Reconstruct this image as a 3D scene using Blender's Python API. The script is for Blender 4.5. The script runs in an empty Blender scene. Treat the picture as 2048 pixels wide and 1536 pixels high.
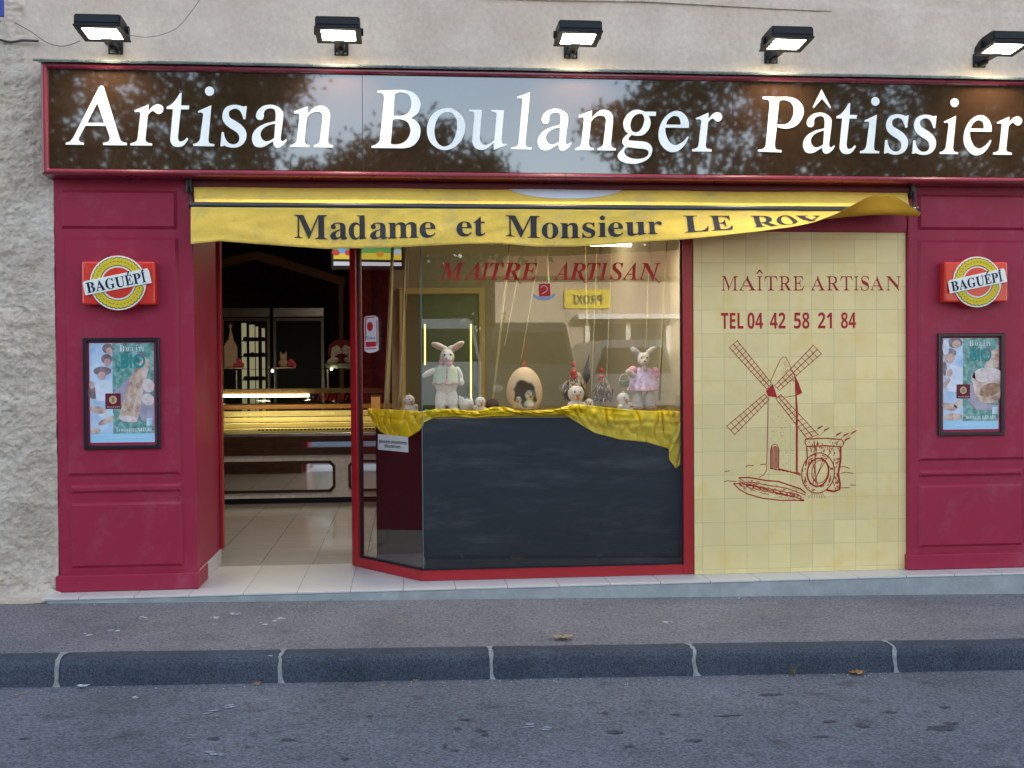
import bpy, bmesh, math, random
import numpy as np
from mathutils import Vector, Matrix, noise, Euler
random.seed(7)
PI = math.pi
SC = bpy.context.scene
COL = SC.collection
# ------------------------------------------------------------------ camera
F_PX, YAW, PITCH, ROLL = 2202.16, .09645, -.016305, -.0073717
CAM = Vector((0, -6.6, 1.294))
cy, sy, cp, sp = math.cos(YAW), math.sin(YAW), math.cos(PITCH), math.sin(PITCH)
W_ = Vector((sy*cp, cy*cp, sp)); r0 = Vector((cy, -sy, 0)); u0 = r0.cross(W_)
R_ = math.cos(ROLL)*r0 + math.sin(ROLL)*u0
U_ = -math.sin(ROLL)*r0 + math.cos(ROLL)*u0
cd = bpy.data.cameras.new('camera'); cam = bpy.data.objects.new('camera', cd); COL.objects.link(cam)
cd.sensor_width = 36; cd.lens = F_PX/2048*36; cd.clip_end = 500; cd.clip_start = .05
mw = Matrix.Identity(4)
for i in range(3):
    mw[i][0] = R_[i]; mw[i][1] = U_[i]; mw[i][2] = -W_[i]; mw[i][3] = CAM[i]
cam.matrix_world = mw
SC.camera = cam
def ray(px, py): return W_*F_PX + R_*(px-1024) + U_*(768-py)
def at(px, py, Y):
    v = ray(px, py); return CAM + v*((Y-CAM.y)/v.y)
def X_(px, Y=0, py=700): return at(px, py, Y).x
def Z_(py, Y=0, px=1000): return at(px, py, Y).z
def zpav(x, y=-.17): return -.066-.0175*max(-8, min(8, x))+.02*(max(y, -1.3)+.17)
def onpl(px, py, off=0.0):
    v = ray(px, py); a = -.0626+off; b = -.0175; c = .02
    t = (a+b*CAM.x+c*CAM.y-CAM.z)/(v.z-b*v.x-c*v.y); return CAM+v*t
def zroad(x, y=0): return zpav(x, -1.3)-.115+.03*max(0, min(-y, 40)-4)
def onroad(px, py):
    v = ray(px, py); b = -.0175; a = zroad(0)
    t = (a+b*CAM.x-CAM.z)/(v.z-b*v.x); return CAM+v*t
# ------------------------------------------------------------------ light
w = bpy.data.worlds.new('World'); SC.world = w; w.use_nodes = True
nt = w.node_tree; bg = nt.nodes['Background']
sky = nt.nodes.new('ShaderNodeTexSky'); sky.sky_type = 'NISHITA'; sky.sun_disc = False
SUN_EL, SUN_AZ = math.radians(14), math.radians(12)     # behind the building: the street is in open shade
sky.sun_elevation = SUN_EL; sky.sun_rotation = SUN_AZ; sky.air_density = 1.0; sky.dust_density = 1.2; sky.ozone_density = 1.2
hs = nt.nodes.new('ShaderNodeHueSaturation'); hs.inputs['Saturation'].default_value = .7
nt.links.new(sky.outputs[0], hs.inputs['Color']); nt.links.new(hs.outputs[0], bg.inputs[0])
bg.inputs[1].default_value = .15
sl = bpy.data.lights.new('sun', 'SUN'); sl.energy = 2.0; sl.angle = math.radians(.5); sl.color = (1, .9, .78)
so = bpy.data.objects.new('sun', sl); COL.objects.link(so)
so.rotation_euler = Vector((-math.sin(SUN_AZ)*math.cos(SUN_EL), -math.cos(SUN_AZ)*math.cos(SUN_EL), -math.sin(SUN_EL))).to_track_quat('-Z', 'Y').to_euler()
SC.view_settings.view_transform = 'Standard'; SC.view_settings.look = 'None'
SC.view_settings.exposure = 2.36; SC.view_settings.gamma = 1; SC.view_settings.use_curve_mapping = False
SC.cycles.use_denoising = True
SC.cycles.max_bounces = 10; SC.cycles.transparent_max_bounces = 16; SC.cycles.sample_clamp_indirect = 6
# ------------------------------------------------------------------ materials
def lin(c):
    return tuple(((v/255)/12.92 if v/255 <= .04045 else ((v/255+.055)/1.055)**2.4) for v in c)+(1,)
def N(t, k, **kw):
    n = t.nodes.new(k)
    for a, b in kw.items(): setattr(n, a, b)
    return n
MATS = {}
def M(name, col, rough=.5, metal=0, var=0, vs=4, bump=0, bs=60, ior=1.45, coat=0, emit=0, ecol=None, sheen=0, dirt=None, alpha=1, sss=0, stretch=None):
    """col: linear rgb. var: brightness variation by noise; dirt: (colour, amount, scale)"""
    if name in MATS: return MATS[name]
    m = bpy.data.materials.new(name); MATS[name] = m; m.use_nodes = True
    t = m.node_tree; b = t.nodes['Principled BSDF']; L = t.links.new
    c = tuple(col[:3])+(1,)
    b.inputs['Base Color'].default_value = c
    b.inputs['Roughness'].default_value = rough; b.inputs['Metallic'].default_value = metal
    b.inputs['IOR'].default_value = ior; b.inputs['Coat Weight'].default_value = coat
    b.inputs['Sheen Weight'].default_value = sheen
    if rough > .33 and not metal: b.inputs['Specular IOR Level'].default_value = .25
    tc = N(t, 'ShaderNodeTexCoord'); vec = tc.outputs['Object']
    if stretch:
        mp = N(t, 'ShaderNodeMapping'); mp.inputs['Scale'].default_value = stretch; L(vec, mp.inputs[0]); vec = mp.outputs[0]
    last = None
    if var:
        n = N(t, 'ShaderNodeTexNoise'); n.inputs['Scale'].default_value = vs; n.inputs['Detail'].default_value = 7; n.inputs['Roughness'].default_value = .65
        L(vec, n.inputs['Vector'])
        r = N(t, 'ShaderNodeMapRange'); r.inputs['From Min'].default_value = .3; r.inputs['From Max'].default_value = .7
        r.inputs['To Min'].default_value = 1-var; r.inputs['To Max'].default_value = 1+var; L(n.outputs[0], r.inputs[0])
        mx = N(t, 'ShaderNodeMix', data_type='RGBA', blend_type='MULTIPLY'); mx.inputs[0].default_value = 1; mx.inputs[6].default_value = c
        L(r.outputs[0], mx.inputs[7]); last = mx.outputs[2]
        rr = N(t, 'ShaderNodeMapRange'); rr.inputs['To Min'].default_value = max(0, rough-.12*min(1, var*5)); rr.inputs['To Max'].default_value = min(1, rough+.12*min(1, var*5))
        L(n.outputs[0], rr.inputs[0]); L(rr.outputs[0], b.inputs['Roughness'])
    if dirt:
        n = N(t, 'ShaderNodeTexNoise'); n.inputs['Scale'].default_value = dirt[2]; n.inputs['Detail'].default_value = 9; n.inputs['Roughness'].default_value = .7
        L(vec, n.inputs['Vector'])
        r = N(t, 'ShaderNodeMapRange'); r.inputs['From Min'].default_value = .52; r.inputs['From Max'].default_value = .72; r.inputs['To Max'].default_value = dirt[1]
        L(n.outputs[0], r.inputs[0])
        mx = N(t, 'ShaderNodeMix', data_type='RGBA'); mx.inputs[6].default_value = c; mx.inputs[7].default_value = tuple(dirt[0][:3])+(1,)
        if last: L(last, mx.inputs[6])
        L(r.outputs[0], mx.inputs[0]); last = mx.outputs[2]
    if last: L(last, b.inputs['Base Color'])
    if bump:
        n = N(t, 'ShaderNodeTexNoise'); n.inputs['Scale'].default_value = bs; n.inputs['Detail'].default_value = 5; L(vec, n.inputs['Vector'])
        bp = N(t, 'ShaderNodeBump'); bp.inputs['Strength'].default_value = bump; bp.inputs['Distance'].default_value = .01
        L(n.outputs[0], bp.inputs['Height']); L(bp.outputs[0], b.inputs['Normal'])
    if emit:
        b.inputs['Emission Color'].default_value = tuple((ecol or col)[:3])+(1,); b.inputs['Emission Strength'].default_value = emit
    if sss: b.inputs['Subsurface Weight'].default_value = sss; b.inputs['Subsurface Radius'].default_value = (.01, .006, .004)
    return m
def glass(name, tint=(.93, .95, .93), ior=1.6, rough=0.0, wav=0):
    m = bpy.data.materials.new(name); MATS[name] = m; m.use_nodes = True; t = m.node_tree; t.nodes.clear()
    o = N(t, 'ShaderNodeOutputMaterial'); tr = N(t, 'ShaderNodeBsdfTransparent'); tr.inputs[0].default_value = tint+(1,)
    g = N(t, 'ShaderNodeBsdfGlossy'); g.inputs['Roughness'].default_value = rough
    f = N(t, 'ShaderNodeFresnel'); ge = N(t, 'ShaderNodeNewGeometry'); ir = N(t, 'ShaderNodeMapRange'); ir.inputs['To Min'].default_value = ior; ir.inputs['To Max'].default_value = 1/ior; t.links.new(ge.outputs['Backfacing'], ir.inputs[0]); t.links.new(ir.outputs[0], f.inputs[0]); mx = N(t, 'ShaderNodeMixShader')
    t.links.new(f.outputs[0], mx.inputs[0]); t.links.new(tr.outputs[0], mx.inputs[1]); t.links.new(g.outputs[0], mx.inputs[2]); t.links.new(mx.outputs[0], o.inputs[0])
    return m
# ------------------------------------------------------------------ mesh helpers
class MB:
    def __init__(s): s.v = []; s.f = []; s.m = []; s.sm = []
    def add(s, vs, fs, mi=0, smooth=False):
        o = len(s.v); s.v += [tuple(v) for v in vs]
        for f in fs: s.f.append(tuple(i+o for i in f)); s.m.append(mi); s.sm.append(smooth)
        return s
    def box(s, x0, x1, y0, y1, z0, z1, bev=0, mi=0, T=None):
        if x0 > x1: x0, x1 = x1, x0
        if y0 > y1: y0, y1 = y1, y0
        if z0 > z1: z0, z1 = z1, z0
        bm = bmesh.new(); bmesh.ops.create_cube(bm, size=1)
        for v in bm.verts:
            v.co = Vector(((x0+x1)/2+v.co.x*(x1-x0), (y0+y1)/2+v.co.y*(y1-y0), (z0+z1)/2+v.co.z*(z1-z0)))
        if bev:
            bmesh.ops.bevel(bm, geom=list(bm.edges), offset=min(bev, (x1-x0)*.45, (y1-y0)*.45, (z1-z0)*.45), segments=2, affect='EDGES', profile=.5)
        return s.bm(bm, mi, T)
    def bm(s, bm, mi=0, T=None, smooth=False):
        bm.verts.index_update()
        vs = [(T @ v.co) if T else v.co.copy() for v in bm.verts]
        s.add(vs, [[v.index for v in f.verts] for f in bm.faces], mi, smooth); bm.free(); return s
    def ell(s, c, r, rot=(0, 0, 0), seg=20, mi=0, T=None, smooth=True):
        bm = bmesh.new(); bmesh.ops.create_uvsphere(bm, u_segments=seg, v_segments=max(6, seg//2), radius=1)
        if isinstance(r, (int, float)): r = (r, r, r)
        A = Matrix.Translation(c) @ Euler(rot).to_matrix().to_4x4() @ Matrix.Diagonal((r[0], r[1], r[2], 1))
        return s.bm(bm, mi, (T @ A) if T else A, smooth)
    def tube(s, pts, r, seg=10, mi=0, cap=True, smooth=True):
        pts = [Vector(p) for p in pts]; n = len(pts)
        rs = r if isinstance(r, (list, tuple)) else [r]*n
        vs = []; fs = []; up = None
        for i, p in enumerate(pts):
            d = (pts[min(i+1, n-1)]-pts[max(i-1, 0)]).normalized()
            if up is None: up = Vector((0, 0, 1)) if abs(d.z) < .9 else Vector((1, 0, 0))
            a = d.cross(up).normalized(); b = a.cross(d).normalized(); up = b
            for k in range(seg):
                an = 2*PI*k/seg; vs.append(p+(a*math.cos(an)+b*math.sin(an))*rs[i])
        for i in range(n-1):
            for k in range(seg):
                k2 = (k+1) % seg; fs.append((i*seg+k, i*seg+k2, (i+1)*seg+k2, (i+1)*seg+k))
        s.add(vs, fs, mi, smooth)
        if cap: s.add(vs[:seg], [tuple(range(seg))[::-1]], mi); s.add(vs[-seg:], [tuple(range(seg))], mi)
        return s
    def prism(s, pts, y0, y1, mi=0, fn=None):
        """pts: (x,z) outline, extruded from y0 (front) to y1"""
        n = len(pts); fn = fn or (lambda x, y, z: (x, y, z))
        vs = [fn(x, y0, z) for x, z in pts]+[fn(x, y1, z) for x, z in pts]
        area = sum(pts[i][0]*pts[(i+1) % n][1]-pts[(i+1) % n][0]*pts[i][1] for i in range(n))
        fs = [tuple(range(n)), tuple(range(2*n-1, n-1, -1))]+[(i, i+n, (i+1) % n+n, (i+1) % n) for i in range(n)]
        if area < 0: fs = [f[::-1] for f in fs]
        return s.add(vs, fs, mi)
    def lathe(s, prof, c=(0, 0, 0), seg=28, mi=0, T=None):
        vs = []; fs = []; n = len(prof)
        for r, z in prof:
            for k in range(seg):
                a = 2*PI*k/seg; v = Vector((c[0]+r*math.cos(a), c[1]+r*math.sin(a), c[2]+z)); vs.append(T @ v if T else v)
        for i in range(n-1):
            for k in range(seg):
                k2 = (k+1) % seg; fs.append((i*seg+k, i*seg+k2, (i+1)*seg+k2, (i+1)*seg+k))
        return s.add(vs, fs, mi, True)
    def grid(s, nu, nv, fn, mi=0, thick=0, smooth=True):
        vs = [Vector(fn(i/nu, j/nv)) for j in range(nv+1) for i in range(nu+1)]
        fs = [(j*(nu+1)+i, j*(nu+1)+i+1, (j+1)*(nu+1)+i+1, (j+1)*(nu+1)+i) for j in range(nv) for i in range(nu)]
        s.add(vs, fs, mi, smooth); return s
    def stroke(s, pts, wd, Y, th=.001, mi=0):
        """flat painted line on a plane Y, pts (x,z)"""
        wds = wd if isinstance(wd, (list, tuple)) else [wd]*len(pts)
        P = [Vector((p[0], p[1])) for p in pts]; n = len(P); vs = []
        for i, p in enumerate(P):
            d = (P[min(i+1, n-1)]-P[max(i-1, 0)])
            if d.length < 1e-9: d = Vector((1, 0))
            d.normalize(); q = Vector((-d.y, d.x))*wds[i]/2
            vs += [(p.x+q.x, Y, p.y+q.y), (p.x-q.x, Y, p.y-q.y)]
        s.add(vs, [(2*i, 2*i+1, 2*i+3, 2*i+2) for i in range(n-1)], mi); return s
    def build(s, name, mat, parent=None, solid=0, sub=0):
        me = bpy.data.meshes.new(name); me.from_pydata(s.v, [], s.f)
        for mt in (mat if isinstance(mat, (list, tuple)) else [mat]): me.materials.append(mt)
        me.polygons.foreach_set('material_index', s.m); me.polygons.foreach_set('use_smooth', s.sm)
        me.update(); o = bpy.data.objects.new(name, me); COL.objects.link(o)
        if parent: o.parent = parent
        if parent and parent.get('_loc'): pass
        if solid:
            md = o.modifiers.new('solid', 'SOLIDIFY'); md.thickness = solid; md.offset = 0
        if sub:
            md = o.modifiers.new('sub', 'SUBSURF'); md.levels = sub; md.render_levels = sub
        return o
def tag(o, label=None, cat=None, group=None, kind=None):
    if label: o['label'] = label
    if cat: o['category'] = cat
    if group: o['group'] = group
    if kind: o['kind'] = kind
    return o
def empty(name, loc=(0, 0, 0), label=None, cat=None, group=None):
    o = bpy.data.objects.new(name, None); COL.objects.link(o); o.location = loc; o.empty_display_size = .1
    return tag(o, label, cat, group)
EACH = {'eye', 'beak', 'leg', 'baby_eye', 'inner_ear', 'sleeve', 'sugar_flower', 'print_faces', 'print_hair', 'print_clothes', 'print_food', 'print_crumb'}
def part(mb, name, mat, root, **kw):
    """mesh built in world coordinates, attached to an unrotated root"""
    l = root.location; mb.v = [(v[0]-l.x, v[1]-l.y, v[2]-l.z) for v in mb.v]
    if name in EACH:
        par = list(range(len(mb.v)))
        def find(a):
            while par[a] != a: par[a] = par[par[a]]; a = par[a]
            return a
        for f in mb.f:
            for i in f[1:]: par[find(i)] = find(f[0])
        isl = {}
        for k, f in enumerate(mb.f): isl.setdefault(find(f[0]), []).append(k)
        if len(isl) > 1:
            for ks in isl.values():
                used = sorted({i for k in ks for i in mb.f[k]}); mp = {u: i for i, u in enumerate(used)}; q = MB()
                q.v = [mb.v[u] for u in used]; q.f = [tuple(mp[i] for i in mb.f[k]) for k in ks]; q.m = [mb.m[k] for k in ks]; q.sm = [mb.sm[k] for k in ks]
                o = q.build(name, mat, root, **kw)
            return o
    return mb.build(name, mat, root, **kw)
def copy_tree(o, parent=None):
    c = o.copy(); COL.objects.link(c); c.parent = parent
    for ch in [x for x in o.children]: copy_tree(ch, c)
    return c
def fuse(mb, voxel, name, mat, root, smooth=3):
    me = bpy.data.meshes.new('tmp'); me.from_pydata(mb.v, [], mb.f); o = bpy.data.objects.new('tmp', me); COL.objects.link(o)
    md = o.modifiers.new('r', 'REMESH'); md.mode = 'VOXEL'; md.voxel_size = voxel
    ms = o.modifiers.new('s', 'SMOOTH'); ms.iterations = smooth; ms.factor = .5
    dg = bpy.context.evaluated_depsgraph_get(); dg.update()
    m2 = bpy.data.meshes.new_from_object(o.evaluated_get(dg)); bpy.data.objects.remove(o)
    m2.name = name; m2.materials.clear(); m2.materials.append(mat)
    for p in m2.polygons: p.use_smooth = True
    l = root.location
    m2.transform(Matrix.Translation(-l))
    r = bpy.data.objects.new(name, m2); COL.objects.link(r); r.parent = root
    return r
# ------------------------------------------------------------------ lettering
GC = {}
def uni(ch, st):
    if st == 'plain': return ch
    up = dict(bold=0x1D400, bi=0x1D468, sans=0x1D5D4)[st]; o = ord(ch)
    if 65 <= o <= 90: return chr(up+o-65)
    if 97 <= o <= 122: return chr(up+26+o-97)
    if 48 <= o <= 57: return chr((0x1D7EC if st == 'sans' else 0x1D7CE)+o-48)
    return ch
def thin_outline(vs, fs, cap_=.03, keep=.05, fac=.45):
    """slim the heavy stems of a letter sideways, leaving its hairlines alone"""
    from mathutils.geometry import tessellate_polygon
    key = {}; idx = []; P = []
    for v in vs:
        q = (round(v[0], 5), round(v[1], 5))
        if q not in key: key[q] = len(P); P.append(v)
        idx.append(key[q])
    ed = {}
    for f in fs:
        g = [idx[i] for i in f]
        for i in range(len(g)): ed[(g[i], g[(i+1) % len(g)])] = 1
    nx_ = {a: b for (a, b) in ed if (b, a) not in ed and a != b}
    loops = []
    while nx_:
        a = next(iter(nx_)); L = [a]; b = nx_.pop(a)
        while b != a and b in nx_: L.append(b); b = nx_.pop(b)
        if len(L) > 2: loops.append([P[i] for i in L])
    fine = []
    for L in loops:
        R = []
        for i in range(len(L)):
            p, q = L[i], L[(i+1) % len(L)]; n = max(1, int(math.hypot(q[0]-p[0], q[1]-p[1])/.018))
            R += [(p[0]+(q[0]-p[0])*k/n, p[1]+(q[1]-p[1])*k/n) for k in range(n)]
        fine.append(R)
    segs = [(L[i], L[(i+1) % len(L)]) for L in loops for i in range(len(L))]
    out = []
    for R in fine:
        n = len(R); D = []
        bx = [q[0] for q in R]; by = [q[1] for q in R]
        if max(bx)-min(bx) < .3 and max(by)-min(by) < .3 and len(fine) == 2 and min(by) > .5:   # the dot of an i
            mx_, my_ = (max(bx)+min(bx))/2, (max(by)+min(by))/2; out.append([(mx_+(x-mx_)*.8, my_+(y-my_)*.8) for x, y in R]); continue
        for i in range(n):
            a, b, c = R[i-1], R[i], R[(i+1) % n]; t_ = Vector((c[0]-a[0], c[1]-a[1]))
            if t_.length < 1e-9: D.append(0); continue
            t_.normalize(); inx = -t_.y          # counter-clockwise outline: inside is to the left
            sg = 1 if inx > 0 else -1; y = b[1]+1e-4; w = 9
            for (p, q) in segs:
                if (p[1] > y) != (q[1] > y):
                    x = p[0]+(y-p[1])*(q[0]-p[0])/(q[1]-p[1]); d = (x-b[0])*sg
                    if .004 < d < w: w = d
            g = 0 if w < keep or w == 9 else min(cap_, .5*(w-(keep+(w-keep)*fac)))
            D.append(sg*g*min(1, abs(inx))**2.2)
        for _ in range(1): D = [(D[i-1]+2*D[i]+D[(i+1) % n])/4 for i in range(n)]
        out.append([(R[i][0]+D[i], R[i][1]) for i in range(n)])
    ar_ = lambda R: sum(R[i-1][0]*R[i][1]-R[i][0]*R[i-1][1] for i in range(len(R)))
    ins = lambda q, R: sum(((R[i-1][1] > q[1]) != (R[i][1] > q[1])) and q[0] < (R[i-1][0]-R[i][0])*(q[1]-R[i][1])/(R[i-1][1]-R[i][1])+R[i][0] for i in range(len(R))) % 2
    V = []; FF = []
    for O in [R for R in out if ar_(R) > 0]:
        grp = [O]+[R for R in out if ar_(R) <= 0 and ins(R[0], O)]; o0 = len(V); V += [q for R in grp for q in R]
        F = tessellate_polygon([[Vector((x, y, 0)) for x, y in R] for R in grp])
        for f in F:
            f = tuple(i+o0 for i in f); a, b, c = (V[i] for i in f); FF.append(tuple(f) if (b[0]-a[0])*(c[1]-a[1])-(b[1]-a[1])*(c[0]-a[0]) > 0 else tuple(f)[::-1])
    return V, FF
def glyph(ch, st='bold', off=0.0, shear=0.0, thin=None):
    k = (ch, st, off, shear, thin)
    if k in GC: return GC[k]
    if thin:
        V, FF = thin_outline(*glyph(ch, st, off, 0.0), *thin); GC[k] = ([(x+shear*y, y) for x, y in V], FF); return GC[k]
    c = bpy.data.curves.new('g', 'FONT'); c.body = ''.join(uni(q, st) for q in ch); c.offset = off; c.shear = shear; c.resolution_u = 6
    o = bpy.data.objects.new('g', c); COL.objects.link(o)
    dg = bpy.context.evaluated_depsgraph_get(); dg.update()
    me = bpy.data.meshes.new_from_object(o.evaluated_get(dg))
    bpy.data.objects.remove(o)
    vs = [(v.co.x, v.co.y) for v in me.vertices]; fs = [tuple(p.vertices) for p in me.polygons]
    bpy.data.meshes.remove(me)
    fs = [f if sum(vs[f[i]][0]*vs[f[(i+1) % len(f)]][1]-vs[f[(i+1) % len(f)]][0]*vs[f[i]][1] for i in range(len(f))) > 0 else f[::-1] for f in fs]
    GC[k] = (vs, fs); return GC[k]
def put_glyph(mb, ch, x0, x1, zb, s, Y, st='bold', off=0.0, shear=0.0, th=.004, fn=None, mi=0, slope=0.0, h=None, thin=None):
    """glyph fitted between x0 and x1, baseline zb, em size s (or full height h), front face at Y, th thick"""
    vs, fs = glyph(ch, st, off, shear, thin)
    if not vs: return
    a = min(v[0] for v in vs); b = max(v[0] for v in vs)
    if h: lo = min(v[1] for v in vs); hi = max(v[1] for v in vs); s = h/(hi-lo); 
    k = (x1-x0)/(b-a); fn = fn or (lambda x, z, d: (x, Y+d, z))
    P = [(x0+(v[0]-a)*k, zb+v[1]*s) for v in vs]; P = [(x, z+slope*(x-x0)) for x, z in P]
    n = len(P); front = [fn(x, z, 0) for x, z in P]
    if not th: mb.add(front, fs, mi); return
    back = [fn(x, z, th) for x, z in P]
    cnt = {}
    for f in fs:
        for i in range(len(f)):
            e = (f[i], f[(i+1) % len(f)]); cnt[e] = 1
    side = [(a_, a_+n, b_+n, b_) for (a_, b_) in cnt if (b_, a_) not in cnt]
    mb.add(front+back, list(fs)+[tuple(i+n for i in f[::-1]) for f in fs]+[(q[0], q[1], q[2], q[3]) for q in side], mi)
def circumflex(mb, x0, x1, z0, z1, Y, th=.004, wd=.2):
    c = (x0+x1)/2; t = (x1-x0)*wd
    mb.prism([(x0, z0), (c-t*.35, z1), (c+t*.35, z1), (x1, z0), (x1-t*.8, z0), (c, z1-(z1-z0)*.42), (x0+t*.8, z0)], Y, Y+th)
# ------------------------------------------------------------------ palette
maroon = M('maroon_paint', (.30, .020, .050), .40, var=.07, vs=3, bump=.06, bs=160, dirt=((.33, .10, .13), .4, 5))
redp = M('red_frame_paint', (.33, .012, .018), .32, var=.05, vs=5)
signred = M('sign_moulding_red', (.2, .013, .028), .28, coat=.6, var=.06, vs=6)
black = M('black_metal', (.012, .012, .014), .42, var=.1, bump=.1, bs=200)
darkgrey = M('dark_grey_metal', (.05, .05, .055), .35, metal=.6)
galv = M('galvanised_flashing', (.35, .4, .37), .28, metal=.85, var=.15, vs=8, dirt=((.12, .16, .15), .8, 14))
brownpanel = M('brown_gloss_panel', (.036, .018, .010), .028, ior=2.0, var=0)
white_letter = M('white_letter_vinyl', (.83, .84, .82), .35)
chrome = M('brushed_steel', (.5, .48, .44), .28, metal=1, var=.06, stretch=(1, 1, 30))
mirror = M('mirror', (.8, .8, .8), .03, metal=1)
rubber = M('glazing_gasket', (.015, .015, .02), .5)
def yellow_cloth(name, col, rough, sheen=.3, bump=.25): return M(name, col, rough, var=.07, vs=5, bump=bump, bs=300, sheen=sheen)
#======================================================================== SETTING
def asphalt(name, base, blue=(1, 1, 1), spots=True, sc=1.0, patch=.35):
    m = bpy.data.materials.new(name); m.use_nodes = True; t = m.node_tree; b = t.nodes['Principled BSDF']; L = t.links.new
    tc = N(t, 'ShaderNodeTexCoord').outputs['Object']
    v = N(t, 'ShaderNodeTexVoronoi'); v.inputs['Scale'].default_value = 110*sc; L(tc, v.inputs[0])
    r1 = N(t, 'ShaderNodeMapRange'); r1.inputs['To Min'].default_value = .62; r1.inputs['To Max'].default_value = 1.42
    sep = N(t, 'ShaderNodeSeparateColor'); L(v.outputs['Color'], sep.inputs[0]); L(sep.outputs[0], r1.inputs[0])
    n2 = N(t, 'ShaderNodeTexNoise'); n2.inputs['Scale'].default_value = 1.6; n2.inputs['Detail'].default_value = 8; n2.inputs['Roughness'].default_value = .6; L(tc, n2.inputs['Vector'])
    r2 = N(t, 'ShaderNodeMapRange'); r2.inputs['From Min'].default_value = .3; r2.inputs['From Max'].default_value = .7; r2.inputs['To Min'].default_value = .8; r2.inputs['To Max'].default_value = 1.2; L(n2.outputs[0], r2.inputs[0])
    mu = N(t, 'ShaderNodeMath', operation='MULTIPLY'); L(r1.outputs[0], mu.inputs[0]); L(r2.outputs[0], mu.inputs[1])
    n3 = N(t, 'ShaderNodeTexNoise'); n3.inputs['Scale'].default_value = 5; n3.inputs['Detail'].default_value = 3; L(tc, n3.inputs['Vector'])
    mp = N(t, 'ShaderNodeMapping'); mp.inputs['Scale'].default_value = (1, 1.3, 1); L(tc, mp.inputs[0]); L(mp.outputs[0], n3.inputs['Vector'])
    r3 = N(t, 'ShaderNodeMapRange'); r3.inputs['From Min'].default_value = .60; r3.inputs['From Max'].default_value = .7; r3.inputs['To Min'].default_value = 1; r3.inputs['To Max'].default_value = 1-patch; L(n3.outputs[0], r3.inputs[0])
    mu2 = N(t, 'ShaderNodeMath', operation='MULTIPLY'); L(mu.outputs[0], mu2.inputs[0]); L(r3.outputs[0], mu2.inputs[1])
    mx = N(t, 'ShaderNodeMix', data_type='RGBA', blend_type='MULTIPLY'); mx.inputs[0].default_value = 1; mx.inputs[6].default_value = tuple(base)+(1,); L(mu2.outputs[0], mx.inputs[7])
    # pale flecks of grit
    v2 = N(t, 'ShaderNodeTexVoronoi'); v2.inputs['Scale'].default_value = 38; L(tc, v2.inputs[0])
    r4 = N(t, 'ShaderNodeMapRange'); r4.inputs['From Min'].default_value = .05; r4.inputs['From Max'].default_value = .1; r4.inputs['To Min'].default_value = .5; r4.inputs['To Max'].default_value = 0; L(v2.outputs['Distance'], r4.inputs[0])
    mx2 = N(t, 'ShaderNodeMix', data_type='RGBA'); mx2.inputs[7].default_value = (base[0]*3, base[1]*3, base[2]*3, 1); L(mx.outputs[2], mx2.inputs[6]); L(r4.outputs[0], mx2.inputs[0])
    L(mx2.outputs[2], b.inputs['Base Color']); b.inputs['Roughness'].default_value = .8; b.inputs['Specular IOR Level'].default_value = .2
    bp = N(t, 'ShaderNodeBump'); bp.inputs['Strength'].default_value = .6; bp.inputs['Distance'].default_value = .004; L(v.outputs['Distance'], bp.inputs['Height']); L(bp.outputs[0], b.inputs['Normal'])
    return m
road_m = asphalt('road_asphalt', (.112, .117, .138), patch=.3)
pav_m = asphalt('pavement_asphalt', (.150, .146, .158), sc=1.2, patch=.1)
kerb_m = asphalt('kerb_stone', (.050, .059, .078), sc=1.6, patch=.2)
xs = [-70, -30, -12, -8]+[i*.5 for i in range(-15, 16)]+[8, 12, 30, 70]
def sheet(name, ys, zf, m):
    mb = MB(); nx = len(xs)
    vs = [(x, y, zf(x, y)) for y in ys for x in xs]
    mb.add(vs, [(j*nx+i, j*nx+i+1, (j+1)*nx+i+1, (j+1)*nx+i) for j in range(len(ys)-1) for i in range(nx-1)])
    return tag(mb.build(name, m), kind='structure')
sheet('road', [-90, -40, -30, -12, -6, -4, -3, -2, -1.25], lambda x, y: zroad(x, y), road_m)
sheet('pavement', [-1.215, -.9, -.5, .1], lambda x, y: zpav(x, y), pav_m)
sheet('far_pavement', [-90, -40, -21, -20], lambda x, y: zroad(x, y)+.1, pav_m)
KR = empty('kerb', (0, 0, 0)); tag(KR, kind='structure')
mb = MB(); jx = [-14, -13, -12, -11, -10, -9, -8, -7, -6, -5, -4, -3.62, -2.62, -1.62, -.6, .4, 1.4, 2.42, 3.42, 4.42, 5.4, 6.4, 7.4, 8.4, 9.4, 10.4]
prof = [(-1.19, 0), (-1.285, .001), (-1.312, -.006), (-1.328, -.022), (-1.336, -.045), (-1.352, -.19), (-1.19, -.19)]
mo = MB()
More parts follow.
